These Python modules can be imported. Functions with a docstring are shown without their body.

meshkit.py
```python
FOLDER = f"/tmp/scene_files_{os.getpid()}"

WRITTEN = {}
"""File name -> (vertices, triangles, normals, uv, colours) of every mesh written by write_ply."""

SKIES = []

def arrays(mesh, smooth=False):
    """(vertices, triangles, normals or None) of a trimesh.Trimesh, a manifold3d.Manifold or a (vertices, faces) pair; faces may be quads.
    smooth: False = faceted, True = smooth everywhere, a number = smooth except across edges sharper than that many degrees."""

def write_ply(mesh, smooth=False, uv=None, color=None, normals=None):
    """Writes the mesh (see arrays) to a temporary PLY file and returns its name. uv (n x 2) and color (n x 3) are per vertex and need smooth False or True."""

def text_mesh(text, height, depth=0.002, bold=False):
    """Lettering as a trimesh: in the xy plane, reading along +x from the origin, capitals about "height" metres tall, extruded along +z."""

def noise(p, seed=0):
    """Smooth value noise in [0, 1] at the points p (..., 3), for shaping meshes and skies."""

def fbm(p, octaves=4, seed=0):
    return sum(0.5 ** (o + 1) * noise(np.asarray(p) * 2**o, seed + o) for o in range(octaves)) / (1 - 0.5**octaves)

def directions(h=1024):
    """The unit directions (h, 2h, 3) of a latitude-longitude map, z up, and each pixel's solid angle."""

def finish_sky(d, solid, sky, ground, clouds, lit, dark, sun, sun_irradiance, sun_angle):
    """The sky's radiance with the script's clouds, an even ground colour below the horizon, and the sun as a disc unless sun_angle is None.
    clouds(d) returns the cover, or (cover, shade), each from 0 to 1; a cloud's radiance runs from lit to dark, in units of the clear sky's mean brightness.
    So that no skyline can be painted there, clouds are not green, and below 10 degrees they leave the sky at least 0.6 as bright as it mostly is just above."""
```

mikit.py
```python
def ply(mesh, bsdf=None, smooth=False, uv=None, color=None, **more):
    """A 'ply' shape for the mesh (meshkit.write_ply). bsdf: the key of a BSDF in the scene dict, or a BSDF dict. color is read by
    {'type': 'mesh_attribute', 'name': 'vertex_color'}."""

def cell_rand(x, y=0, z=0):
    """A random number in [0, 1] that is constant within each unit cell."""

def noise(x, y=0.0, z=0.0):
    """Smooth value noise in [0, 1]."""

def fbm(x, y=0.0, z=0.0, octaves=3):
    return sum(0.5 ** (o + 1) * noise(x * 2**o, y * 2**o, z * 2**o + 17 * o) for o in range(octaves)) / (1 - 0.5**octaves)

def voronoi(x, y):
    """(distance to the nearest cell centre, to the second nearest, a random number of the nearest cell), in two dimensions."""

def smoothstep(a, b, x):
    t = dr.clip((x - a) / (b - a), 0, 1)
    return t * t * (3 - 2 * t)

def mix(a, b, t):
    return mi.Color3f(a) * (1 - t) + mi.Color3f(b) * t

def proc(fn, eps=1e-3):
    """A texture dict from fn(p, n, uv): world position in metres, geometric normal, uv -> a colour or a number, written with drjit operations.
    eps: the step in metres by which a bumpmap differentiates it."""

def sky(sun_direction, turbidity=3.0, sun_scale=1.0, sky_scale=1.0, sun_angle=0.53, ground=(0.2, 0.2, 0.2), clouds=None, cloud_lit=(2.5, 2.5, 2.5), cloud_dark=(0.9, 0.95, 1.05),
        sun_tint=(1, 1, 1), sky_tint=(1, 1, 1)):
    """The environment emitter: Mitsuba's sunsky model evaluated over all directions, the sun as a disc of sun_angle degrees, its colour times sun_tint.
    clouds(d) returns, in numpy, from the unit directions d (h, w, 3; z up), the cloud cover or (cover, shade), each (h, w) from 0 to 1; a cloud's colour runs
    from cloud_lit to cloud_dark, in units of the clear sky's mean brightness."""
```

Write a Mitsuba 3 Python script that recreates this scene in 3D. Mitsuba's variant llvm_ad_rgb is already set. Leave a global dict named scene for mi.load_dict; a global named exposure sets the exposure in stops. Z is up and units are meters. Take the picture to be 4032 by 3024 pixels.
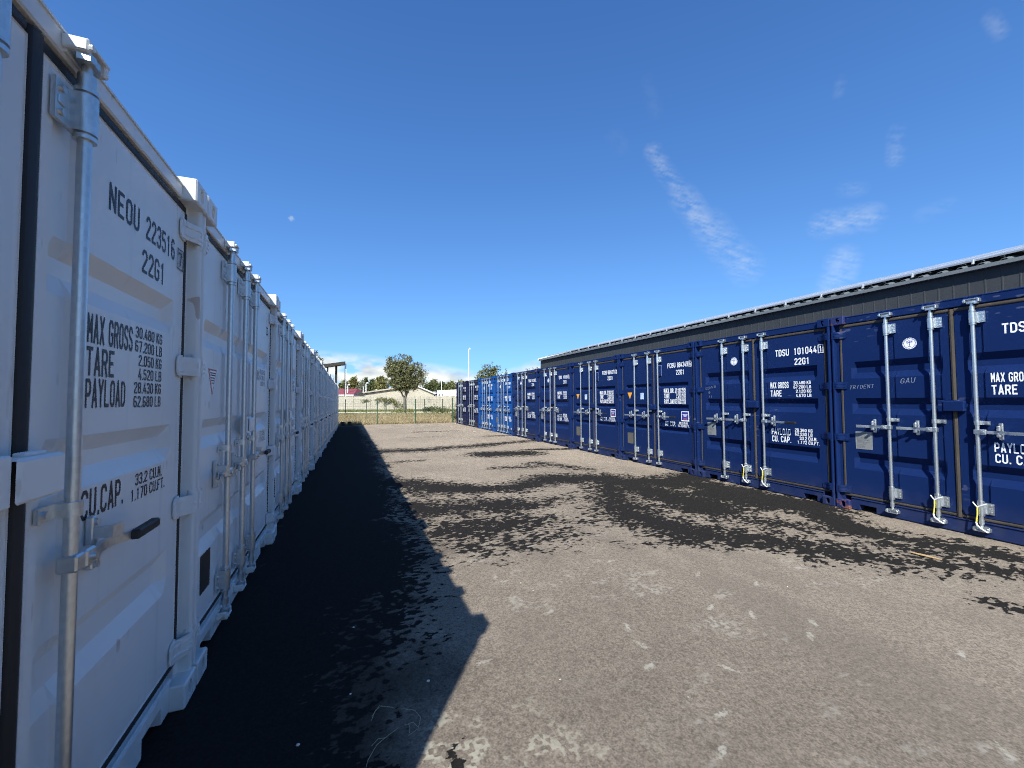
import math, random
import numpy as np
import trimesh, manifold3d as m3
import drjit as dr
import mitsuba as mi
import mikit
from mikit import ply, proc, noise, fbm, voronoi, smoothstep, mix, cell_rand
import meshkit
from shapely.geometry import Polygon, LineString, Point, box as sbox
from shapely.ops import unary_union
from shapely import affinity

T = mi.ScalarTransform4f
rng = np.random.default_rng(7)
scene, labels = {}, {}

# ------------------------------------------------------------------ camera, sky, exposure
YAW, PITCH, ROLL, CAMH = 0.3724, 0.0379, -0.0044, 1.4753
_cp, _sp = math.cos(PITCH), math.sin(PITCH)
FW = np.array([math.sin(YAW) * _cp, math.cos(YAW) * _cp, _sp])
RT0 = np.array([math.cos(YAW), -math.sin(YAW), 0.0])
UP0 = np.cross(RT0, FW)
UP = -math.sin(ROLL) * RT0 + math.cos(ROLL) * UP0
EYE = np.array([0.0, 0.0, CAMH])
scene['camera'] = {'type': 'perspective', 'fov': math.degrees(2 * math.atan(2016 / 1639.73)), 'fov_axis': 'x',
                   'near_clip': 0.05, 'far_clip': 3000.0,
                   'to_world': T().look_at(origin=EYE.tolist(), target=(EYE + FW).tolist(), up=UP.tolist())}
SUN = (-1.609, -2.47, 2.591)
exposure = 1.95


def clouds(d):
    az = np.degrees(np.arctan2(d[..., 0], d[..., 1]))
    el = np.degrees(np.arcsin(np.clip(d[..., 2], -1, 1)))
    z = np.zeros_like(az)
    cover = np.zeros_like(az)
    # thin wisps of cirrus: (points, half width, strength)
    a = az * math.cos(0.35) - el * math.sin(0.35)
    b = az * math.sin(0.35) + el * math.cos(0.35)
    soft = meshkit.fbm(np.stack([az * 0.5, el * 0.6, z + 9], -1), 4, 11)
    streak = meshkit.fbm(np.stack([a * 1.1 + soft * 1.2, b * 6.0, z], -1), 5, 3)
    tex = np.clip((0.62 * streak + 0.38 * soft - 0.34) * 2.4, 0, 1) * .42
    for pts, w, s in (([(40.6, 29.8), (41.9, 27.6), (43.6, 25.4)], 1.0, .36), ([(44.0, 24.6), (45.8, 22.0), (47.6, 19.8), (51.3, 15.6)], 1.45, .40),
                      ([(47.0, 20.6), (49.2, 17.6), (51.0, 15.4)], 1.9, .34),
                      ([(58.5, 18.6), (62.5, 18.3)], 1.3, .44), ([(60.2, 14.6), (59.3, 11.5)], 1.5, .42), ([(64.9, 25.4), (64.6, 23.0)], .7, .24),
                      ([(60.6, 31.2), (60.3, 30.4)], .5, .13), ([(71.4, 31.2), (71.9, 29.8)], .5, .22), ([(40.0, 36.6), (41.0, 33.6)], .7, .05),
                      ([(60.5, 21.6), (61.8, 21.2)], .7, .15), ([(66.5, 17.5), (68.2, 17.9)], .7, .12), ([(35.5, 32), (36.5, 31)], 1.0, .05),
                      ([(-30, 52), (-10, 47)], 3.0, .3), ([(100, 33), (118, 25)], 3.0, .4), ([(150, 42), (190, 36)], 4.0, .3), ([(-80, 30), (-60, 24)], 3.0, .35)):
        best = np.full_like(az, 9.0)
        for (a0, e0), (a1, e1) in zip(pts[:-1], pts[1:]):
            k = np.cos(np.radians(el))
            ux, uy = (a1 - a0), (e1 - e0)
            t = np.clip(((az - a0) * ux + (el - e0) * uy) / (ux * ux + uy * uy), 0, 1)
            best = np.minimum(best, np.hypot((az - a0 - t * ux) * k, el - e0 - t * uy) / w)
        cover = np.maximum(cover, s * np.clip(1.25 - best, 0, 1) * tex * 1.5)
    # low bank of fair weather cumulus near the horizon
    n = meshkit.fbm(np.stack([az * 0.42, el * 1.05, z + 4], -1), 5, 21)
    top = 4.6 + 2.2 * (meshkit.noise(np.stack([az * 0.11, z, z], -1), 5) - .5) * 2
    win = np.clip((top + .8 - el) / 1.6, 0, 1) * np.clip((el + 1.0) / 2.0, 0, 1)
    low = np.clip((n - 0.27) * 4.5, 0, 1) * win * 0.95
    shade = np.clip((meshkit.fbm(np.stack([az * 0.5, el * 1.5 + .6, z + 4], -1), 4, 33) - .40) * 2.6, 0, 1) * .9
    shade = np.where(low > cover, shade, 0.1)
    cover = np.maximum(cover, low)
    # the pale daytime moon, gibbous
    k = np.cos(np.radians(el))
    mx, my = (az + 6.86) * k, el - 21.29
    cover = np.maximum(cover, np.where((np.hypot(mx, my) < 0.26) & (np.hypot(mx - .30, my + .21) > .32), .26, np.where((np.hypot(mx, my) < 0.26), .10, 0)))
    return np.clip(cover, 0, 1), shade


scene['sky'] = mikit.sky(SUN, turbidity=2.4, sun_scale=1.55, clouds=clouds, cloud_lit=(2.75, 2.8, 2.6), cloud_dark=(1.5, 1.7, 1.85),
                         sky_tint=(0.70, 1.06, 1.48), sun_tint=(0.80, 0.98, 1.28), ground=(0.16, 0.15, 0.13))


# ------------------------------------------------------------------ materials
def mat(key, color, rough=.5, metallic=0., spec=.5, bump=None, **kw):
    b = {'type': 'principled', 'base_color': color if isinstance(color, dict) else {'type': 'rgb', 'value': list(color)}, 'roughness': rough, 'metallic': metallic, 'specular': spec, **kw}
    if bump:
        b = {'type': 'bumpmap', 'arbitrary': bump[0], 'scale': bump[1], 'bsdf': b}
    scene[key] = {'type': 'twosided', 'bsdf': b}


def _white(p, n, uv):
    a = fbm(p.x * 2.2, p.y * 2.2, p.z * 1.3, 4)
    st = noise(p.y * 31 + p.x * 7, p.z * 1.1, p.x * 9)
    dirt = smoothstep(.50, .8, a) * .16 + smoothstep(.66, .98, st) * .15 + smoothstep(.55, .05, p.z) * .28 * noise(p.x * 9, p.y * 9, p.z * 5)
    scr = smoothstep(.80, .90, noise(p.x * 9, p.y * 60, p.z * 11)) * smoothstep(.62, .75, noise(p.x * 4, p.y * 4, p.z * 4 + 2))
    dirt = dirt + scr * .4
    rust = smoothstep(.80, .86, noise(p.x * 23, p.y * 23, p.z * 14)) * smoothstep(.7, .8, noise(p.x * 3, p.y * 3, p.z * 3 + 5))
    return mix(mix((.64, .64, .62), (.36, .33, .28), dirt), (.30, .17, .09), rust * .6)


def _navy_fn(c0, c1):
    def fn(p, n, uv):
        a = fbm(p.x * 1.7, p.y * 1.7, p.z * 1.2, 3)
        sc = smoothstep(.78, .86, noise(p.y * 13, p.z * 40, p.x * 9)) * smoothstep(.6, .7, noise(p.y * 2, p.z * 2, p.x * 2 + 3))
        dust = smoothstep(.45, .05, p.z) * noise(p.y * 14, p.z * 9, p.x * 14)
        c = mix(c0, c1, a)
        c = mix(c, (.12, .13, .20), sc * .45)
        return mix(c, (.10, .09, .085), dust * .28)
    return fn


def _edge_rust(p, n, uv):
    r = smoothstep(.52, .64, fbm(p.x * 11, p.y * 11, p.z * 11, 4)) * .8
    return mix((.012, .020, .095), mix((.16, .045, .014), (.30, .12, .05), noise(p.x * 40, p.y * 40, p.z * 40)), r)


def _galv(p, n, uv):
    a = cell_rand(p.x * 95, p.y * 95, p.z * 60)
    b = fbm(p.x * 14, p.y * 14, p.z * 3.5, 3)
    c = mix((.52, .55, .56), (.72, .75, .75), a * .45 + b * .55)
    return mix(c, (.46, .43, .38), smoothstep(.55, .85, fbm(p.x * 5, p.y * 5, p.z * 2.1 + 8, 3)) * .5)


def _sheet_h(p, n, uv):
    return fbm(p.x * 3.1, p.y * 3.1, p.z * 3.6, 2) + .05 * noise(p.x * 160, p.y * 160, p.z * 160)


SHEET = (proc(_sheet_h, 4e-3), .0042)
mat('white_paint', proc(_white), .42, bump=SHEET)
mat('navy_paint', proc(_navy_fn((.0062, .0190, .080), (.0086, .0240, .098))), .45, spec=.06, bump=SHEET)
mat('midnight_paint', proc(_navy_fn((.0085, .012, .043), (.0115, .0155, .054))), .45, spec=.035)
mat('azure_paint', proc(_navy_fn((.006, .062, .235), (.009, .076, .275))), .45, spec=.035)
mat('rusted_navy', proc(_edge_rust), .6)
mat('galvanised', proc(_galv), .38, .88)
mat('black_rubber', (.012, .012, .013), .6)
mat('dusty_rubber', proc(lambda p, n, uv: mix((.036, .029, .022), (.075, .060, .046), fbm(p.x * 12, p.y * 12, p.z * 4, 3))), .75)
mat('white_print', (.82, .82, .82), .5)
mat('black_print', (.016, .016, .024), .5)
mat('ghost_print', (.40, .41, .41), .5)
mat('chalk', (.32, .36, .42), .9)
mat('plate_grey', (.26, .27, .26), .5, .2)
mat('plate_brown', (.13, .12, .09), .5, .2)
mat('plate_black', (.018, .018, .018), .45)
mat('plate_ink', (.10, .10, .105), .6)
mat('sticker_orange', (.85, .36, .02), .5)
mat('sticker_red', (.42, .12, .10), .5)
mat('sticker_violet', (.040, .036, .23), .5)
mat('sticker_sky', (.30, .45, .72), .5)
mat('strap_yellow', (.80, .66, .10), .6)
mat('dark_hollow', (.012, .012, .012), .9)
mat('steel_grey', (.30, .31, .32), .4, .5)


# ---- asphalt: dry grey brown, damp patches with ragged edges, pale scuffs
WET = [  # x0, y0, x1, y1, radius, strength
    (.6, 13.0, 2.4, 12.8, .66, .70), (2.4, 12.9, 4.3, 13.3, .55, .62), (4.3, 13.3, 6.1, 13.8, .42, .60), (.9, 10.5, 1.7, 10.5, .30, .30),
    (3.55, 10.95, 4.55, 10.75, .64, 1.0), (5.0, 11.4, 6.1, 11.1, .24, .6), (3.0, 8.6, 4.4, 8.35, .36, .34), (4.1, 8.9, 4.7, 7.7, .35, .45),
    (.5, 7.9, 1.5, 6.9, .62, .78), (1.4, 6.9, 2.6, 6.5, .50, .80), (2.6, 6.6, 3.5, 6.95, .48, .80), (3.5, 6.95, 4.5, 6.7, .60, .92),
    (4.4, 6.3, 5.4, 6.0, .64, 1.0), (5.2, 5.9, 6.2, 6.2, .58, 1.1), (5.7, 5.4, 5.9, 3.9, .56, 1.1), (4.5, 5.7, 4.6, 4.3, .66, .86), (5.3, 4.9, 5.6, 4.2, .62, 1.0),
    (4.0, 5.9, 3.35, 4.5, .56, .76), (3.4, 4.5, 3.5, 3.6, .46, .74), (3.4, 3.8, 4.4, 2.6, .40, .66), (4.4, 2.5, 5.35, 1.75, .30, .55),
    (5.75, 3.9, 5.35, 2.9, .36, 1.0), (5.3, 3.0, 5.75, 1.9, .34, .75), (4.2, 4.0, 5.1, 3.0, .50, .30), (5.1, 2.6, 5.6, .6, .36, .45), (4.35, 1.5, 4.5, 1.2, .2, .4),
    (.95, 5.7, 2.2, 5.5, .66, .76), (1.25, 4.7, 2.0, 4.7, .62, .68), (2.0, 5.5, 3.0, 5.6, .45, .42), (1.2, 4.05, 2.1, 4.1, .46, .44), (2.3, 4.6, 3.2, 4.2, .45, .25), (2.6, 3.6, 3.2, 3.4, .3, .15),
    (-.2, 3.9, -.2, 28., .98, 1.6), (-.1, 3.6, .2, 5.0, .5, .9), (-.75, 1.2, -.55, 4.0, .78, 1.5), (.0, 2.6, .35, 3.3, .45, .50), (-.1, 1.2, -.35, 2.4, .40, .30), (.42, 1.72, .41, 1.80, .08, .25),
    (3.0, 20.5, 5.0, 20.0, .3, .40), (2.2, 17.6, 3.4, 17.3, .3, .22), (5.4, 16.4, 6.2, 16.2, .28, .6), (.6, 21, .7, 14, .25, .5)]


SCUFF = [(1.176, 3.234, .1), (1.304, 2.66, .2), (1.691, 2.296, 1.1), (1.655, 2.1, 1.9), (2.406, 2.295, .5), (2.578, 2.113, .9), (2.695, 1.801, .7), (2.862, 1.894, 1.0), (2.225, 3.27, .2), (1.569, 1.928, .3), (1.639, 1.518, .1),
         (2.555, .914, .8), (1.464, 1.36, .4), (1.151, 3.35, 1.5), (.72, 2.30, .3), (1.72, 3.902, .1), (3.3, 1.35, .6), (2.75, 2.75, .7), (3.05, 2.45, .8), (1.95, 1.75, 2.0)]


def damp(x, y):
    wob = (fbm(x * 1.1, y * 1.1, 0., 4) - .5) * 1.3
    best = mi.Float(-1.0)
    for x0, y0, x1, y1, r, s in WET:
        ux, uy = x1 - x0, y1 - y0
        t = dr.clip(((x - x0) * ux + (y - y0) * uy) / (ux * ux + uy * uy), 0, 1)
        dist = dr.sqrt(dr.square(x - x0 - t * ux) + dr.square(y - y0 - t * uy))
        best = dr.maximum(best, 1.2 * s - 1.15 * max(s, .62) * dist / r + wob * .42)
    rag = (fbm(x * 21 + y * 3 + 3, y * 32 - x * 4, 5., 4) - .5) * 1.9 + (noise(x * 6.3, y * 8, 2.) - .5) * .45
    rag = dr.clip(rag, -.66, .66)
    f = dr.minimum(best, 1.1) + rag
    return smoothstep(.20, .28, f), smoothstep(-.12, .26, f)


def _asphalt(p, n, uv):
    x, y = p.x, p.y
    w, halo = damp(x, y)
    big = fbm(x * .55, y * .55, 1., 4)
    mid = fbm(x * 5, y * 5, 2., 3)
    g = noise(x * 150, y * 150, 3.)
    g2 = noise(x * 62, y * 62, 4.)
    dry = mix((.146, .118, .091), (.240, .196, .150), big * .7 + mid * .3)
    dry = dry * (.50 + .66 * g + .36 * g2)
    track = smoothstep(.55, .75, fbm(x * 2.6 + y * .4, y * .8, 7., 3))
    dry = mix(dry, (.128, .106, .084), track * .30)
    sc = smoothstep(.56, .82, fbm(x * 5.2, y * 7.5, 11., 4)) * smoothstep(.35, .85, noise(x * 47, y * 52, 6.)) * smoothstep(.40, .75, noise(x * 1.3, y * 1.3, 8.))
    dry = mix(dry, (.38, .35, .29), sc * .5)
    spot = mi.Float(0)
    for sx, sy, sa in SCUFF:
        dx, dy = x - sx, y - sy
        ca, sn = math.cos(sa), math.sin(sa)
        q = dr.square((dx * ca + dy * sn) / .075) + dr.square((dy * ca - dx * sn) / .026)
        spot = dr.maximum(spot, dr.exp(-q))
    dry = mix(dry, (.42, .39, .32), smoothstep(.50, .90, spot * .50 + fbm(x * 75, y * 82, 4., 3) * .60) * .62)
    lich = smoothstep(.52, .66, fbm(x * 9, y * 9, 21., 4)) * smoothstep(2.6, 1.4, y + x * .2) * smoothstep(1.6, .3, x) * smoothstep(.42, .7, noise(x * 60, y * 60, 3.))
    dry = mix(dry, (.50, .47, .36), lich * .7)
    painted_shade = smoothstep(.80, .20, x + (fbm(x * 2.2, y * 2.2, 14., 4) - .5) * 1.3 + smoothstep(2.4, 1.2, y) * .25)  # shade beside the left row, painted into the asphalt colour with a ragged edge
    dry = dry * (1 - .70 * painted_shade)
    wetc = mix((.0090, .0080, .0072), (.0205, .0180, .0158), g * .7 + g2 * .3)
    dry = dry * (1 - .22 * halo)
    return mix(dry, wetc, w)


def _asphalt_h(p, n, uv):
    return noise(p.x * 120, p.y * 120, 3.) * .6 + noise(p.x * 260, p.y * 260, 9.) * .4


def _asphalt_rough(p, n, uv):
    return mi.Float(.9) - damp(p.x, p.y)[0] * .28


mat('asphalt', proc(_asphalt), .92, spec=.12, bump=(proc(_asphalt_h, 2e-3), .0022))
mat('soil', proc(lambda p, n, uv: mix(mix((.21, .17, .10), (.12, .12, .05), smoothstep(.4, .65, fbm(p.x * .5, p.y * .5, 1., 4))), (.28, .23, .14), fbm(p.x * 6, p.y * 6, 3., 3))), .95, spec=.1)
mat('gravel', proc(lambda p, n, uv: mix((.26, .235, .18), (.38, .345, .27), fbm(p.x * 3, p.y * 3, 3., 3))), .95, spec=.1)
mat('leafy', {'type': 'mesh_attribute', 'name': 'vertex_color'}, .6, spec=.3)
mat('bark', proc(lambda p, n, uv: mix((.10, .085, .065), (.20, .17, .13), fbm(p.x * 9, p.y * 9, p.z * 3, 3))), .9)
mat('concrete', proc(lambda p, n, uv: mix(mix((.38, .345, .27), (.50, .455, .36), fbm(p.x * .8, p.y * .8, p.z * 1.4, 4)), (.20, .18, .15),
    smoothstep(.52, .85, fbm(p.x * 2.3, p.y * 2.3, p.z * .35, 4)) * smoothstep(.2, 2.2, p.z) * .75)), .9, spec=.2)
mat('cream_render', proc(lambda p, n, uv: mix((.44, .39, .30), (.52, .47, .37), fbm(p.x * .7, p.y * .7, p.z * .7, 4))), .9, spec=.2)
mat('white_render', (.80, .80, .78), .8)
mat('red_tile', proc(lambda p, n, uv: mix((.16, .035, .045), (.22, .055, .062), fbm(p.x * 2, p.y * 2, p.z * 6, 3))), .7)
mat('fence_green', (.035, .085, .045), .5)
mat('fence_dark', (.045, .060, .045), .5)
mat('white_metal', (.78, .79, .80), .4)
mat('canopy_dark', (.055, .050, .045), .6, spec=.1)
mat('timber_dark', (.045, .040, .036), .8, spec=.1)
mat('shed_steel', proc(lambda p, n, uv: mix((.046, .050, .054), (.054, .059, .063), fbm(p.x * 2, p.y * 2, p.z * 1, 3))), .5, spec=.05)
mat('gutter_grey', (.17, .18, .18), .5, .2)
mat('solar_glass', proc(lambda p, n, uv: mix((.17, .19, .22), (.34, .36, .38), noise(p.x * 9, p.y * .35, 3.))), .30, .2, .8)
mat('aluminium', (.50, .53, .57), .5, .5)
mat('roof_sheet', (.10, .115, .12), .5)
mat('dry_stalk', (.42, .36, .24), .8)
mat('pebble_pale', (.62, .58, .50), .8)
mat('wood_chip', (.42, .27, .12), .8)


# ------------------------------------------------------------------ lie of the land: the yard falls slightly to its far left corner
def fall(x, y):
    return -.22 * np.clip((np.asarray(y, float) - 8) / 22, 0, 1) * np.clip((6.5 - np.asarray(x, float)) / 7, 0, 1)


def land(x, y):
    t = np.clip((np.asarray(y, float) - 27) / 14, 0, 1)
    return fall(x, y) * (1 - t) - .10 * t - .03


# ------------------------------------------------------------------ mesh helpers
class MB:
    def __init__(self):
        self.v, self.f, self.n = [], [], 0

    def add(self, v, f):
        v = np.asarray(v, float)
        f = np.asarray(f, int)
        if f.shape[1] == 4:
            f = np.vstack([f[:, [0, 1, 2]], f[:, [0, 2, 3]]])
        self.v.append(v)
        self.f.append(f + self.n)
        self.n += len(v)
        return self

    def tm(self, m):
        return self.add(m.vertices, m.faces)

    def box(self, x0, x1, y0, y1, z0, z1, c=0.):
        x0, x1 = min(x0, x1), max(x0, x1)
        y0, y1 = min(y0, y1), max(y0, y1)
        if c <= 0:
            v = np.array([[x, y, z] for x in (x0, x1) for y in (y0, y1) for z in (z0, z1)])
            f = [[0, 1, 3, 2], [4, 6, 7, 5], [0, 4, 5, 1], [2, 3, 7, 6], [0, 2, 6, 4], [1, 5, 7, 3]]
            return self.add(v, f)
        pts = []
        for sx, x in ((1, x0), (-1, x1)):
            for sy, y in ((1, y0), (-1, y1)):
                for sz, z in ((1, z0), (-1, z1)):
                    pts += [[x, y + sy * c, z + sz * c], [x + sx * c, y, z + sz * c], [x + sx * c, y + sy * c, z]]
        return self.man(m3.Manifold.hull_points(np.array(pts, float)))

    def man(self, m):
        q = m.to_mesh()
        return self.add(q.vert_properties[:, :3], q.tri_verts)

    def prism(self, poly, a, b, axis='y'):
        """polygon in (x,z) extruded along y, or (x,y) along z, or (y,z) along x, from a to b"""
        if not isinstance(poly, Polygon):
            poly = Polygon(poly)
        m = trimesh.creation.extrude_polygon(poly, abs(b - a), engine='earcut')
        v, lo, hi = np.array(m.vertices), min(a, b), max(a, b)
        if axis == 'y':
            v = np.stack([v[:, 0], hi - v[:, 2], v[:, 1]], 1)
        elif axis == 'z':
            v = np.stack([v[:, 0], v[:, 1], v[:, 2] + lo], 1)
        else:
            v = np.stack([v[:, 2] + lo, v[:, 0], v[:, 1]], 1)
        return self.add(v, m.faces)

    def tube(self, pts, r, n=12, cap=True):
        p = np.asarray(pts, float)
        rr = np.broadcast_to(np.asarray(r, float), (len(p),))
        t = np.gradient(p, axis=0)
        t /= np.linalg.norm(t, axis=1, keepdims=True) + 1e-12
        ref = np.where(np.abs(t[:, 2:3]) < .9, [0, 0, 1.], [1., 0, 0])
        a = np.cross(t, ref)
        a /= np.linalg.norm(a, axis=1, keepdims=True) + 1e-12
        b = np.cross(t, a)
        ang = np.arange(n) * 2 * np.pi / n
        v = p[:, None] + rr[:, None, None] * (np.cos(ang)[None, :, None] * a[:, None] + np.sin(ang)[None, :, None] * b[:, None])
        i, j = np.meshgrid(np.arange(len(p) - 1), np.arange(n), indexing='ij')
        q = np.stack([i * n + j, i * n + (j + 1) % n, (i + 1) * n + (j + 1) % n, (i + 1) * n + j], -1).reshape(-1, 4)
        f = np.vstack([q[:, [0, 1, 2]], q[:, [0, 2, 3]]])
        v = v.reshape(-1, 3)
        if cap:
            k = len(v)
            v = np.vstack([v, p[:1], p[-1:]])
            L = (len(p) - 1) * n
            f = np.vstack([f, [[k, (j_ + 1) % n, j_] for j_ in range(n)], [[k + 1, L + j_, L + (j_ + 1) % n] for j_ in range(n)]])
        return self.add(v, f)

    def mesh(self):
        return np.vstack(self.v), np.vstack(self.f)


def P(mb, smooth=False):
    return ply(mb.mesh() if isinstance(mb, MB) else mb, None, smooth=smooth)


def flip(mesh, sx, sy, sz, dx=0, dy=0, dz=0):
    v, f = mesh
    v = v * np.array([sx, sy, sz]) + np.array([dx, dy, dz])
    return (v, f[:, ::-1] if sx * sy * sz < 0 else f)


def numbered(key):
    if key not in used:
        used.add(key)
        return key
    k = 1
    while f'{key}_{k:03d}' in used:
        k += 1
    used.add(f'{key}_{k:03d}')
    return f'{key}_{k:03d}'


used = set()


def put(key, d, bsdf, M=None):
    key = numbered(key)
    e = {**d, 'bsdf': {'type': 'ref', 'id': bsdf}}
    if M is not None:
        e['to_world'] = M
    scene[key] = e
    return key


def tag(key, label=None, cat=None, group=None, kind=None):
    e = labels.setdefault(key, {})
    for a, b in (('label', label), ('category', cat), ('group', group), ('kind', kind)):
        if b:
            e[a] = b
    return key


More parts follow.
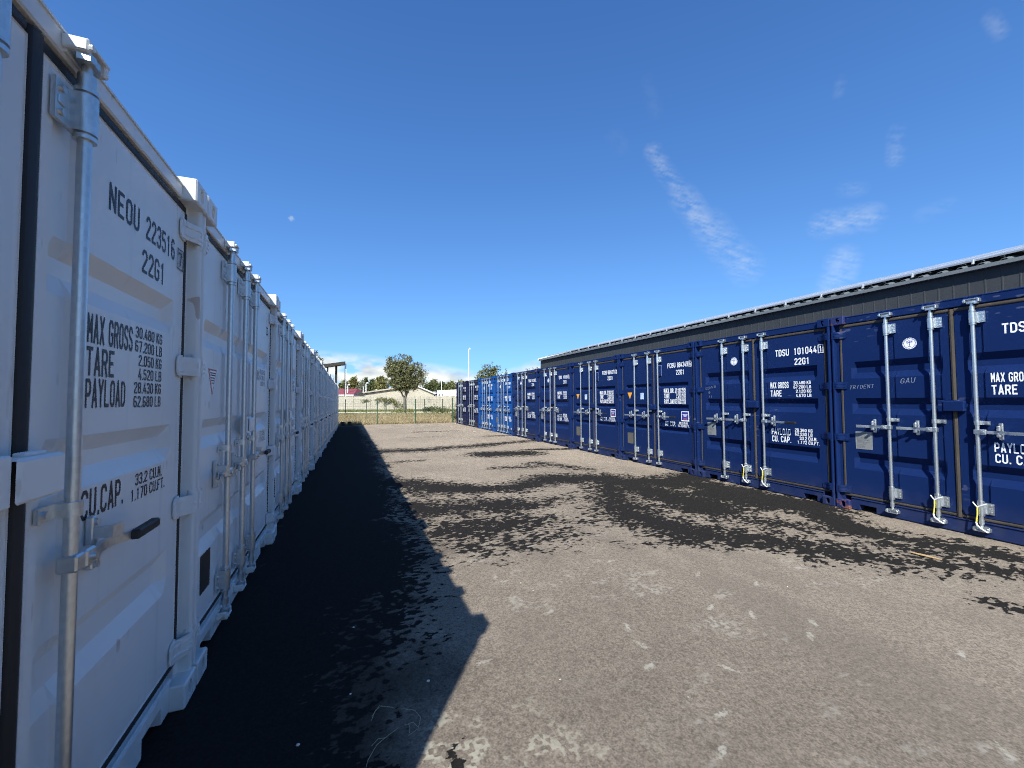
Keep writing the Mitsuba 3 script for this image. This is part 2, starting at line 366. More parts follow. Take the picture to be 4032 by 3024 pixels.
# ------------------------------------------------------------------ stencil like lettering, stroke font 4 x 7 units
_o = [(1.3, .5), (2.7, .5), (3.5, 1.4), (3.5, 5.6), (2.7, 6.5), (1.3, 6.5), (.5, 5.6), (.5, 1.4), (1.3, .5)]
_c = [(3.5, 4.9), (3.5, 5.6), (2.7, 6.5), (1.3, 6.5), (.5, 5.6), (.5, 1.4), (1.3, .5), (2.7, .5), (3.5, 1.4), (3.5, 2.1)]
GLYPH = {
    '0': [_o], 'O': [_o], 'C': [_c], 'D': [[(.5, .5), (2.5, .5), (3.5, 1.5), (3.5, 5.5), (2.5, 6.5), (.5, 6.5), (.5, .5)]],
    '1': [[(.9, 5.3), (2, 6.4), (2, 0)]], '2': [[(.5, 5.0), (.5, 5.6), (1.3, 6.5), (2.7, 6.5), (3.5, 5.6), (3.5, 4.5), (.6, 1.2), (.6, .5), (3.8, .5)]],
    '3': [[(.5, 5.2), (.5, 5.6), (1.3, 6.5), (2.7, 6.5), (3.5, 5.7), (3.5, 4.4), (2.7, 3.6), (1.6, 3.6)], [(2.7, 3.6), (3.5, 2.8), (3.5, 1.4), (2.7, .5), (1.3, .5), (.5, 1.4), (.5, 1.8)]],
    '4': [[(4.0, 1.9), (.5, 1.9), (2.4, 6.8)], [(2.9, 4.0), (2.9, 0)]], '5': [[(3.6, 6.5), (.6, 6.5), (.6, 3.8), (2.6, 4.1), (3.5, 3.2), (3.5, 1.4), (2.7, .5), (1.3, .5), (.5, 1.4), (.5, 1.7)]],
    '6': [[(3.3, 5.6), (2.6, 6.5), (1.3, 6.5), (.5, 5.6), (.5, 1.4), (1.3, .5), (2.7, .5), (3.5, 1.4), (3.5, 2.8), (2.7, 3.7), (1.3, 3.7), (.5, 2.8)]],
    '7': [[(.2, 6.5), (3.5, 6.5), (1.5, 0)]],
    '8': [[(1.3, .5), (2.7, .5), (3.5, 1.3), (3.5, 2.8), (2.7, 3.6), (1.3, 3.6), (.5, 2.8), (.5, 1.3), (1.3, .5)], [(1.3, 3.6), (.6, 4.3), (.6, 5.7), (1.3, 6.5), (2.7, 6.5), (3.4, 5.7), (3.4, 4.3), (2.7, 3.6)]],
    '9': [[(.7, 1.4), (1.4, .5), (2.7, .5), (3.5, 1.4), (3.5, 5.6), (2.7, 6.5), (1.3, 6.5), (.5, 5.6), (.5, 4.2), (1.3, 3.3), (2.7, 3.3), (3.5, 4.2)]],
    'A': [[(.4, 0), (2, 6.8), (3.6, 0)], [(1.0, 2.0), (3.0, 2.0)]], 'B': [[(.5, .5), (2.6, .5), (3.5, 1.3), (3.5, 2.8), (2.6, 3.6), (.5, 3.6), (.5, .5)], [(.5, 3.6), (.5, 6.5), (2.5, 6.5), (3.3, 5.8), (3.3, 4.3), (2.6, 3.6)]],
    'E': [[(3.7, .5), (.5, .5), (.5, 6.5), (3.7, 6.5)], [(.5, 3.6), (3.1, 3.6)]], 'F': [[(.5, 0), (.5, 6.5), (3.7, 6.5)], [(.5, 3.5), (3.1, 3.5)]],
    'G': [[(3.5, 4.9), (3.5, 5.6), (2.7, 6.5), (1.3, 6.5), (.5, 5.6), (.5, 1.4), (1.3, .5), (2.7, .5), (3.5, 1.3), (3.5, 3.3), (2.1, 3.3)]],
    'I': [[(2, 0), (2, 7)]], 'K': [[(.5, 0), (.5, 7)], [(3.6, 7), (.8, 3.1)], [(1.6, 4.2), (3.7, 0)]], 'L': [[(.5, 7), (.5, .5), (3.7, .5)]],
    'M': [[(.5, 0), (.5, 6.6), (2, 2.6), (3.5, 6.6), (3.5, 0)]], 'N': [[(.5, 0), (.5, 6.6), (3.5, .4), (3.5, 7)]], 'P': [[(.5, 0), (.5, 6.5), (2.6, 6.5), (3.5, 5.7), (3.5, 3.9), (2.6, 3.1), (.5, 3.1)]],
    'R': [[(.5, 0), (.5, 6.5), (2.6, 6.5), (3.5, 5.7), (3.5, 4.2), (2.6, 3.4), (.5, 3.4)], [(2.3, 3.4), (3.6, 0)]],
    'S': [[(3.5, 5.1), (3.5, 5.6), (2.7, 6.5), (1.3, 6.5), (.5, 5.6), (.5, 4.5), (1.2, 3.8), (2.8, 3.2), (3.5, 2.5), (3.5, 1.4), (2.7, .5), (1.3, .5), (.5, 1.4), (.5, 1.9)]],
    'T': [[(.1, 6.5), (3.9, 6.5)], [(2, 6.2), (2, 0)]], 'U': [[(.5, 7), (.5, 1.4), (1.3, .5), (2.7, .5), (3.5, 1.4), (3.5, 7)]], 'X': [[(.4, 0), (3.6, 7)], [(.4, 7), (3.6, 0)]],
    'Y': [[(.3, 7), (2, 3.4), (3.7, 7)], [(2, 3.4), (2, 0)]], 'V': [[(.3, 7), (2, .4), (3.7, 7)]],
}


def text_shape(s, stroke=1.0):
    x, out = 0., []
    for ch in s:
        if ch == ' ':
            x += 3.0
            continue
        if ch == '.':
            out.append(sbox(x + .2, 0, x + 1.2, 1.05))
            x += 2.0
            continue
        for line in GLYPH[ch]:
            out.append(affinity.translate(LineString(line).buffer(stroke / 2, cap_style='flat', join_style='round', quad_segs=2), x))
        x += 4.95
    return unary_union(out)


def text_on(mb, s, x0, z0, h, x1=None, right=None, stroke=1.0, y=None, depth=.001, ymap=None):
    """lettering standing on the door: left edge x0 (or right edge 'right'), baseline z0, capitals h tall, fitted to end at x1"""
    g = text_shape(s, stroke)
    k = h / 7
    bx = g.bounds
    kx = k if x1 is None else (x1 - x0) / (bx[2] - bx[0])
    ox = x0 - bx[0] * kx if right is None else right - bx[2] * kx
    g = affinity.affine_transform(g, [kx, 0, 0, k, ox, z0])
    for q in getattr(g, 'geoms', [g]):
        q = q.simplify(h * .004)
        if q.area > 1e-7:
            mb.prism(q, y - depth, y, 'y')
    return mb


# ------------------------------------------------------------------ shipping container, local frame: x to the viewer's right, y into the container, z up
CW, CL, CH = 2.438, 6.058, 2.591
YD, YF, YB = .050, .045, .012       # door face, header and sill face, lock bar axis
RB = .0172


def casting_mesh():
    def bx(x0, x1, y0, y1, z0, z1, c=.007):
        q = MB().box(x0, x1, y0, y1, z0, z1, c)
        v, f = q.mesh()
        return m3.Manifold(m3.Mesh(v.astype(np.float32), f.astype(np.uint32)))

    def slot(axis, a, b, length, r, at):
        cyl = m3.Manifold.cylinder(at, r, r, 14)
        s = m3.Manifold.batch_hull([cyl.translate([length, 0, 0]), cyl.translate([-length, 0, 0])])
        if axis == 'y':
            s = s.rotate([0, 90, 0]).rotate([0, 0, 90]).translate([a, -.02, b])
        elif axis == 'x':
            s = s.rotate([0, 90, 0]).translate([-.02, a, b])
        else:
            s = s.translate([a, b, -.02])
        return s
    q = bx(0, .162, 0, .178, 0, .118)
    q -= bx(.028, .136, .030, .150, .028, .092, .004)
    q -= slot('y', .088, .060, .014, .025, .06)
    q -= slot('x', .096, .060, .012, .024, .06)
    q -= slot('z', .085, .090, .020, .030, .06)
    m = q.to_mesh()
    return m.vert_properties[:, :3].astype(float), m.tri_verts.astype(int)


CAST = casting_mesh()


def ramp(t, a, b):
    return np.clip((t - a) / (b - a), 0, 1)


def door_mesh(x0, x1, z0, z1, grooves, gx, chans, ts, bs, depth=.036):
    """pressed steel door leaf as one grid: horizontal grooves, upright channels behind the bars, weld lines"""
    xs = {x0, x1, x0 + .03, x0 + .036, x1 - .036, x1 - .03, gx[0], gx[0] + .04, gx[1] - .04, gx[1]}
    zs = {z0, z1, .333, .341, 2.339, 2.347}
    for c in chans:
        xs |= {c - .062, c - .046, c + .046, c + .062}
    for zt, zb in grooves:
        zs |= {zt, zt - ts, zb + bs, zb}
    xs = np.array(sorted(x for x in xs if x0 <= x <= x1))
    zs = np.array(sorted(zs))
    X, Z = np.meshgrid(xs, zs, indexing='ij')
    inner = np.minimum(np.minimum(ramp(X, x0 + .03, x0 + .036), 1 - ramp(X, x1 - .036, x1 - .03)), np.minimum(ramp(Z, .333, .341), 1 - ramp(Z, 2.339, 2.347)))
    d = .004 * inner
    for c in chans:
        d = np.maximum(d, .018 * inner * np.minimum(ramp(X, c - .062, c - .046), 1 - ramp(X, c + .046, c + .062)))
    for zt, zb in grooves:
        g = np.minimum(1 - ramp(Z, zt - ts, zt), ramp(Z, zb, zb + bs))
        e = np.minimum(ramp(X, gx[0], gx[0] + .04), 1 - ramp(X, gx[1] - .04, gx[1]))
        d = np.maximum(d, .004 + depth * np.minimum(g, e))
    mb = MB()
    nx, nz = len(xs), len(zs)
    V = np.stack([X, YD + d, Z], -1).reshape(-1, 3)
    i, j = np.meshgrid(np.arange(nx - 1), np.arange(nz - 1), indexing='ij')
    a = i * nz + j
    q = np.stack([a, a + nz, a + nz + 1, a + 1], -1).reshape(-1, 4)
    mb.add(V, q)
    for e0, e1 in (((x0, z0), (x1, z0)), ((x1, z0), (x1, z1)), ((x1, z1), (x0, z1)), ((x0, z1), (x0, z0))):
        mb.add([[e0[0], YD, e0[1]], [e0[0], YD + .06, e0[1]], [e1[0], YD + .06, e1[1]], [e1[0], YD, e1[1]]], [[0, 1, 2, 3]])
    mb.add([[x0, YD + .06, z0], [x1, YD + .06, z0], [x1, YD + .06, z1], [x0, YD + .06, z1]], [[3, 2, 1, 0]])
    return mb


KINDS = {
    'white': dict(grooves=((1.957, 1.790), (1.368, 1.200), (.790, .590)), ts=.055, bs=.06, bars=(.615, 1.045, 1.400), zh=1.010, zb=1.165, side=-1, paint='white_paint', rubber='black_rubber', plate=(.255, .43, .36, .58, 'plate_black'), zlock=(1.229, 1.340), seal=(1.226, 1.284), lever=.42),
    'tds': dict(grooves=((1.957, 1.735), (1.478, 1.268), (.768, .552)), ts=.075, bs=.078, bars=(.630, 1.060, 1.405), zh=1.115, zb=1.210, side=1, paint='navy_paint', rubber='dusty_rubber', plate=(.235, .425, .812, 1.04, 'plate_grey'), zlock=(1.325, 1.440)),
    'fcb': dict(grooves=((1.822, 1.715), (1.364, 1.250), (.893, .775)), ts=.045, bs=.038, bars=(.600, 1.068, 1.397), zh=1.107, zb=1.215, side=1, paint='navy_paint', rubber='dusty_rubber', plate=(.265, .475, .425, .68, 'plate_brown'), zlock=(1.245, 1.352)),
    'azure': dict(grooves=((1.833, 1.715), (1.380, 1.260), (.960, .845)), ts=.045, bs=.04, bars=(.655, 1.070, 1.425, 1.855), zh=1.010, zb=1.195, side=1, paint='azure_paint', rubber='dusty_rubber', plate=(.29, .475, .44, .69, 'plate_brown'), zlock=(1.245, 1.352)),
    'midnight': dict(grooves=((1.957, 1.735), (1.478, 1.268), (.768, .552)), ts=.075, bs=.078, bars=(.630, 1.065, 1.420), zh=1.115, zb=1.210, side=1, paint='midnight_paint', rubber='dusty_rubber', plate=(.235, .425, .812, 1.04, 'plate_grey'), zlock=(1.325, 1.440)),
}


def bar_parts(b, zh, zb, side, direc, grip, lever=.56):
    """galvanised lock bar at x = b with its clamps, lever handle and catch: list of (name, ply dict, bsdf or None)"""
    out = []
    m = MB().tube([(b, YB, .150), (b, YB, 2.455)], RB, 20)
    for z in (2.405, 2.262, .385, .243):
        m.tube([(b, YB, z - .006), (b, YB, z + .006)], .0275, 20)
    # cam ends
    for s, z in ((1, 2.435), (-1, .172)):
        m.tube([(b, YB, z - .022), (b, YB, z + .022)], .0215, 20)
        m.tube([(b, YB, z + s * .020), (b, YB, z + s * .058)], .0135, 12)
        m.prism([(b - .035, YB - .020), (b + .012, YB - .026), (b + .040, YB - .012), (b + .044, YB + .014), (b + .010, YB + .022), (b - .030, YB + .014)], z + s * .050, z + s * .072, 'z')
        m.prism([(b + side * .028, YB - .034), (b + side * .050, YB - .030), (b + side * .052, YB + .002), (b + side * .030, YB + .004)], z + s * .040, z + s * .062, 'z')
    out.append(('locking_bar', P(m, 35), 'galvanised'))
    for zc, hh in ((2.333, .058), (.314, .058)):
        c = MB()
        ang = np.linspace(0, np.pi, 9) if side > 0 else np.linspace(np.pi, 0, 9)
        # half shell round the bar with a flange to one side, bolted to the door
        outer = [(b - side * .0285, YD - .001), (b - side * .0285, YB)] + [(b - side * .0285 * math.cos(t), YB - .0285 * math.sin(t)) for t in np.linspace(0, math.pi, 11)[1:-1]] + [(b + side * .0285, YB), (b + side * .0285, YD - .012), (b + side * .086, YD - .012), (b + side * .086, YD - .001)]
        c.prism(Polygon(outer).buffer(0), zc - hh, zc + hh, 'z')
        for dz in (-.034, .034):
            c.tube([(b + side * .062, YD - .012, zc + dz), (b + side * .062, YD - .021, zc + dz)], .0105, 8)
        c.box(b + side * .046, b + side * .076, YD - .016, YD - .011, zc - .012, zc + .012, .002)
        out.append(('bar_clamp', P(c, 35), 'galvanised'))
    c = MB()
    outer = [(b - side * .024, YD - .001), (b - side * .024, YB)] + [(b - side * .024 * math.cos(t), YB - .024 * math.sin(t)) for t in np.linspace(0, math.pi, 9)[1:-1]] + [(b + side * .024, YB), (b + side * .026, YD - .012), (b + side * .088, YD - .010), (b + side * .088, YD - .001)]
    c.prism(Polygon(outer).buffer(0), zb - .021, zb + .021, 'z')
    c.tube([(b + side * .066, YD - .010, zb), (b + side * .066, YD - .020, zb)], .011, 8)
    out.append(('bar_guide', P(c, 35), 'galvanised'))
    # lever handle
    L = lever - .08 if grip else .335
    h = MB()
    h.box(b - .024, b + .024, YB - .026, YB + .022, zh - .024, zh + .024, .005)
    h.box(b + direc * .018, b + direc * .072, YB - .030, YB + .006, zh - .027, zh + .027, .006)
    h.tube([(b + direc * .050, YB - .040, zh), (b + direc * .050, YB + .012, zh)], .011, 10)
    e = direc
    path = [(.050, -.026), (.10, -.026), (.135, -.014), (.20, -.014), (.24, -.040), (L, -.060 if grip else -.052)]
    back = [(x, y + .013) for x, y in path[::-1]]
    h.prism([(b + e * x, YB + y) for x, y in path + back], zh - .016, zh + .016, 'z')
    out.append(('handle', P(h, 35), 'galvanised'))
    if grip:
        g = MB().box(b + e * (lever - .17), b + e * lever, YB - .069, YB - .038, zh - .017, zh + .017, .006)
        out.append(('handle_grip', P(g, 35), 'black_rubber'))
    k = MB()
    cx = b + e * .165
    k.box(cx - .016, cx + .016, YD - .022, YD - .001, zh - .075, zh + .095, .004)
    if side > 0:
        k.box(cx - .014, cx + .014, YB - .040, YD - .015, zh - .045, zh - .020, .004)
        k.tube([(cx, YB - .022, zh + .020), (cx, YB - .022, zh + .062)], .017, 12)
        k.tube([(cx, YB - .022, zh + .060), (cx, YB - .022, zh + .072)], [.017, .009], 12)
        k.box(cx - .012, cx + .012, YB - .030, YD - .010, zh + .030, zh + .055, .003)
    else:
        k.prism([(cx - .013, YB - .034), (cx + .030, YB - .042), (cx + .032, YB - .037), (cx - .006, YB - .028), (cx - .006, YD - .002), (cx - .013, YD - .002)], zh + .024, zh + .062, 'z')
        k.box(cx - .013, cx + .013, YB + .006, YD - .012, zh - .050, zh - .022, .004)
    k.tube([(cx, YD - .022, zh + .076), (cx, YD - .030, zh + .076)], .011, 8)
    k.tube([(cx, YD - .022, zh - .058), (cx, YD - .032, zh - .058)], .012, 8)
    out.append(('handle_catch', P(k, 35), 'galvanised'))
    return out


def build_kind(kd):
    """list of (sub key, ply dict, bsdf) for everything that containers of one kind share"""
    out = []
    g = kd
    paint = g['paint']
    for sz, z in ((1, 0), (-1, CH)):
        for sy, y in ((1, 0), (-1, CL)):
            for sx, x in ((1, 0), (-1, CW)):
                out.append(('corner_casting', P(flip(CAST, sx, sy, sz, x, y - (.016 * sy if paint == 'white_paint' else 0), z)), paint))
    post = [(.003, .26), (.003, .014), (.007, .005), (.015, .001), (.026, .001), (.033, .005), (.037, .014), (.038, .057), (.078, .060), (.078, .26)]
    for s in (0, 1):
        pl = [(x if not s else CW - x, y) for x, y in post]
        m = MB().prism(pl, .117, CH - .117, 'z')
        out.append(('corner_post', P(m, 40), paint))
    m = MB()
    ht = 2.552 if paint == 'white_paint' else 2.576
    m.box(.1625, CW - .1625, YF, YF + .10, 2.478, ht, .006)
    m.box(.094, .164, YF + .03, YF + .10, 2.44, 2.50)
    m.box(CW - .164, CW - .094, YF + .03, YF + .10, 2.44, 2.50)
    m.prism([(YF - .006, ht - .012), (YF - .006, ht - .004), (YF + .02, ht + .0035), (YF + .10, ht + .0035), (YF + .10, ht - .0025)], .164, CW - .164, 'x')
    out.append(('header', P(m), paint))
    sl = Polygon([(.163, .014), (.255, .014), (.255, .088), (.445, .088), (.445, .014), (CW - .445, .014), (CW - .445, .088), (CW - .255, .088), (CW - .255, .014), (CW - .163, .014), (CW - .163, .164), (.163, .164)])
    m = MB().prism(sl, YF, YF + .10, 'y')
    m.box(.258, .442, YF + .012, YF + .5, .0885, .094)
    m.box(CW - .442, CW - .258, YF + .012, YF + .5, .0885, .094)
    m.prism([(YF - .012, .158), (YF + .03, .1695), (YF + .03, .158)], .164, CW - .164, 'x')
    out.append(('sill', P(m), paint))
    m = MB().box(.05, CW - .05, YF + .52, CL - .1, .11, .15)
    out.append(('floor_frame', P(m), 'timber_dark'))
    # keepers for the cams on header and sill
    for b in g['bars']:
        for z0, z1, s in ((2.490, 2.535, 1), (.072, .116, -1)):
            k = MB()
            k.box(b - .050, b + .050, YF - .010, YF + .004, z0 - .004, z1 + .004, .003)
            k.box(b - .062, b - .040, YF - .062, YF, z0 + .006, z1, .005)
            k.box(b + .044, b + .064, YF - .058, YF, z0 + .002, z1 - .004, .005)
            k.box(b - .060, b + .060, YF - .062, YF, (z1 - .010) if s > 0 else z0, z1 if s > 0 else z0 + .010, .003)
            k.tube([(b - .050, YF - .062, (z0 + z1) / 2), (b - .050, YF - .070, (z0 + z1) / 2)], .010, 8)
            out.append(('header__cam_keeper' if s > 0 else 'sill__cam_keeper', P(k), paint if paint == 'white_paint' else 'galvanised'))
    # corrugated side walls, end wall, roof
    n = 20
    ys = [(.26, 0)]
    p = (CL - .46) / n
    for i in range(n):
        y = .26 + i * p
        ys += [(y + .25 * p, 0), (y + .38 * p, 1), (y + .87 * p, 1), (y + p, 0)]
    for s in (0, 1):
        v = []
        for y, d in ys + [(CL - .15, 0)]:
            x = .030 + .032 * d
            x = x if not s else CW - x
            v += [[x, y, .10], [x, y, 2.50]]
        v = np.array(v)
        q = np.array([[2 * i, 2 * i + 1, 2 * i + 3, 2 * i + 2] for i in range(len(v) // 2 - 1)])
        m = MB().add(v, q)
        xo = .012 if not s else CW - .072
        m.box(xo, xo + .060, .18, CL - .18, 2.48, 2.545, .004)
        m.box(xo, xo + .060, .18, CL - .18, .03, .13, .004)
        out.append(('side_wall', P(m), paint))
    m = MB().box(.05, CW - .05, CL - .08, CL - .03, .05, 2.54)
    out.append(('end_wall', P(m), paint))
    v = []
    for i in range(25):
        y = .15 + (CL - .25) * i / 24
        z = 2.5575 if i % 2 else 2.545
        v += [[.03, y, z], [CW - .03, y, z]]
    q = np.array([[2 * i, 2 * i + 1, 2 * i + 3, 2 * i + 2] for i in range(24)])
    out.append(('roof', P(MB().add(v, q)), paint))
    # doors
    zc0, zc1 = .215, 2.428
    for s in (0, 1):
        door = 'door' if not s else 'door_001'
        cs0, cs1 = g.get('seal', (1.1975, 1.2445))
        x0, x1 = (.109, cs0 - .0015) if not s else (cs1 + .0015, CW - .109)
        ch = [b for b in g['bars'] if x0 < b < x1]
        gx = (x0 + .100, x1 - .060) if not s else (x0 + .060, x1 - .100)
        m = door_mesh(x0, x1, zc0, zc1, g['grooves'], gx, ch, g['ts'], g['bs'], .036 if paint == 'white_paint' else .050)
        out.append((door, P(m), paint))
        # rubber seal round the leaf
        r = MB()
        r.prism([(YD + .002 + .016 * (1 - math.sin(t)), 2.452 + .023 * math.cos(t)) for t in np.linspace(0, math.pi, 9)] + [(YD + .07, 2.429), (YD + .07, 2.475)], .080 if not s else cs1 + .002, cs0 - .002 if not s else CW - .080, 'x')
        r.prism([(YD + .002 + .016 * (1 - math.sin(t)), .1915 + .0215 * math.cos(t)) for t in np.linspace(0, math.pi, 9)] + [(YD + .07, .170), (YD + .07, .213)], .080 if not s else cs1 + .002, cs0 - .002 if not s else CW - .080, 'x')
        a, b = (.0795, .108) if not s else (CW - .108, CW - .0795)
        r.prism([(a, YD + .07), (a, YD + .008), (a + .006, YD - .003), (b - .006, YD - .004), (b + .0005, YD + .003), (b + .0005, YD + .07)], .2135, 2.4285, 'z')
        if not s:
            cm = (cs0 + cs1) / 2
            r.prism([(cs0, YD + .07), (cs0, YD + .012), (cs0 + .0085, YD - .004), (cm, YD - .010), (cs1 - .0085, YD - .004), (cs1, YD + .012), (cs1, YD + .07)], .172, 2.462, 'z')
        out.append((door + '__seal', P(r, 40), g['rubber']))
        for z in (2.335, 1.650, .955, .262):
            h = MB()
            e = (lambda x: x) if not s else (lambda x: CW - x)
            h.prism([(e(x), y) for x, y in ((.162, YD - .001), (.160, .043), (.150, .039), (.120, .035), (.098, .022), (.072, .004), (.052, -.003), (.010, -.003), (.010, .006), (.048, .006), (.064, .012), (.088, .030), (.112, YD - .001))], z - .046, z + .046, 'z')
            for zz in (-.027, .017):
                h.prism([(e(x), y) for x, y in ((.148, .041), (.144, .035), (.120, .030), (.098, .017), (.072, -.001), (.052, -.007), (.032, -.007), (.032, 0.), (.048, 0.), (.070, .008), (.098, .026), (.120, .038))], z + zz, z + zz + .010, 'z')
            h.prism([(e(.112), z - .056), (e(.150), z - .052), (e(.172), z - .030), (e(.172), z + .030), (e(.150), z + .052), (e(.112), z + .056)], YD - .008, YD - .0015, 'y')
            h.tube([(e(.021), .019, z - .068), (e(.021), .019, z + .068)], .0215, 14)
            h.tube([(e(.046), -.001, z), (e(.046), -.009, z)], .008, 8)
            out.append((door + '__hinge', P(h, 40), paint))
        for b in ch:
            three = len(g['bars']) == 3
            direc = -1 if not s else 1
            for nm, d, bs in bar_parts(b, g['zh'], g['zb'], g['side'], direc, s == 1 and three, g.get('lever', .56)):
                out.append((door + '__' + nm, d, bs))
    # padlock box across the centre
    z0, z1 = g['zlock']
    m = MB()
    m.box(1.096, 1.142, YD - .050, YD - .001, z0 - .004, z1 + .010, .005)
    bxm = MB().box(1.1425, 1.318, YD - .062, YD - .004, z0, z1, .008)
    v, f = bxm.mesh()
    outer = m3.Manifold(m3.Mesh(v.astype(np.float32), f.astype(np.uint32)))
    v, f = MB().box(1.13, 1.312, YD - .055, YD - .002, z0 - .05, z1 - .006, 0.).mesh()
    inner = m3.Manifold(m3.Mesh(v.astype(np.float32), f.astype(np.uint32)))
    m.man(outer - inner if inner.volume() > 0 else outer)
    m.prism([(1.3185, z0 + .085), (1.339, z0 + .085), (1.336, z0 + .060), (1.327, z0 + .045), (1.3185, z0 + .042)], YD - .035, YD - .029, 'y')
    m.box(1.19, 1.27, YD - .045, YD - .02, z1 - .001, z1 + .010, .003)
    out.append(('lock_box', P(m), paint))
    x0, x1, z0, z1, pm = g['plate']
    m = MB().box(x0, x1, YD + .0005, YD + .005, z0, z1)
    out.append(('door__data_plate', P(m), pm))
    if pm != 'plate_black':
        m = MB()
        rr = random.Random(5)
        z = z1 - .018
        while z > z0 + .015:
            w = rr.uniform(.45, 1.) * (x1 - x0 - .03)
            m.box(x0 + .015, x0 + .015 + w, YD - .0005, YD + .0005, z - .004, z)
            z -= rr.choice((.010, .012, .018))
        out.append(('door__plate_print', P(m), 'plate_ink'))
    return out


CACHE = {k: build_kind(v) for k, v in KINDS.items()}


def place_container(name, kind, M, label, group, extra=(), swaps=()):
    key = numbered(name)
    tag(key, label, 'container', group)
    n = {}
    for sub, d, bsdf in list(CACHE[kind]) + list(extra):
        c = n.get(sub, 0)
        n[sub] = c + 1
        full = key + '__' + sub + (f'_{c:03d}' if c else '')
        for sw, ci, bs in swaps:
            if sub == sw and c in ci:
                bsdf = bs
        scene[full] = {**d, 'bsdf': {'type': 'ref', 'id': bsdf}, 'to_world': M}
    return key


def rows_of(mb, lines, xr, z, dz, h, xu=None, stroke=1.15):
    for i, (a, b) in enumerate(lines):
        text_on(mb, a, 0, z - i * dz, h, right=xr, stroke=stroke, y=YD + .0035)
        if b:
            g = text_shape(b).bounds
            text_on(mb, b, xr + .022, z - i * dz, h, stroke=stroke, y=YD + .0035)


def frame(mb, x0, x1, z0, z1, t, y):
    mb.prism(Polygon([(x0, z0), (x1, z0), (x1, z1), (x0, z1)], [[(x0 + t, z0 + t), (x0 + t, z1 - t), (x1 - t, z1 - t), (x1 - t, z0 + t)]]), y - .001, y, 'y')


YT = YD + .0035


def tds_text(number, check, tare=('2.120', '4.670'), pay=('28.360', '62.530'), ink='white_print'):
    a, b, c, e = MB(), MB(), MB(), MB()
    text_on(a, 'TDSU', 1.605, 2.132, .103, 1.825, y=YT, stroke=1.15)
    text_on(a, number, 1.905, 2.132, .103, 2.230, y=YT, stroke=1.1)
    text_on(a, check, 2.272, 2.140, .085, y=YD - .0003, stroke=.9)
    frame(a, 2.250, 2.325, 2.122, 2.243, .008, YD - .0003)
    text_on(e, '22G1', 1.905, 1.980, .100, 2.110, y=YT, stroke=1.15)
    text_on(b, 'MAX GROSS', 1.508, 1.637, .095, 1.805, y=YT, stroke=1.15)
    text_on(b, 'TARE', 1.510, 1.508, .098, 1.690, y=YT, stroke=1.15)
    nb, nc = MB(), MB()
    rows_of(nb, (('30.480', 'KG'), ('67.200', 'LB'), (tare[0], 'KG'), (tare[1], 'LB')), 2.055, 1.687, .0632, .047)
    text_on(c, 'PAYLOAD', 1.510, .914, .096, 1.815, y=YT, stroke=1.15)
    text_on(c, 'CU. CAP.', 1.512, .803, .092, 1.818, y=YT, stroke=1.15)
    rows_of(nc, ((pay[0], 'KG'), (pay[1], 'LB'), ('33.2', 'CU.M.'), ('1.172', 'CU.FT.')), 2.055, .980, .059, .047)
    return [('door_001__lettering', P(a), ink), ('door_001__size_code', P(e), ink), ('door_001__lettering', P(b), ink), ('door_001__lettering', P(c), ink), ('door_001__figures', P(nb), ink), ('door_001__figures', P(nc), ink)]


def tree_emblem():
    a, b = MB(), MB()
    cx, cz = .842, 2.128
    a.prism(Point(cx, cz).buffer(.068, 24), YT - .001, YT, 'y')
    ring = Point(cx, cz).buffer(.0575, 20).difference(Point(cx, cz).buffer(.0535, 20))
    marks = [affinity.rotate(sbox(cx - .004, cz + .0585, cx + .004, cz + .0655), t, origin=(cx, cz)) for t in range(-80, 81, 16)]
    marks += [affinity.rotate(sbox(cx - .003, cz - .065, cx + .003, cz - .060), t, origin=(cx, cz)) for t in range(-60, 61, 15)]
    tr = [LineString([(cx, cz - .035), (cx, cz + .005)]).buffer(.003), LineString([(cx - .014, cz - .036), (cx + .014, cz - .036)]).buffer(.003)]
    tr += [Point(cx + x, cz + z).buffer(r, 6) for x, z, r in ((-.020, .010, .009), (.018, .012, .009), (-.006, .026, .010), (.010, .028, .008), (-.024, .024, .006), (.026, .026, .006), (0, .010, .007))]
    g = unary_union(tr)
    # keep the drawing light, as line work on white
    g = g.difference(unary_union([Point(cx + x, cz + z).buffer(r * .62, 6) for x, z, r in ((-.020, .010, .009), (.018, .012, .009), (-.006, .026, .010), (.010, .028, .008))]))
    for q in [ring] + marks + list(getattr(g, 'geoms', [g])):
        for w in getattr(q, 'geoms', [q]):
            b.prism(w, YT - .002, YT - .001, 'y')
    return [('door__emblem', P(a), 'white_print'), ('door__emblem_print', P(b), 'sticker_violet')]


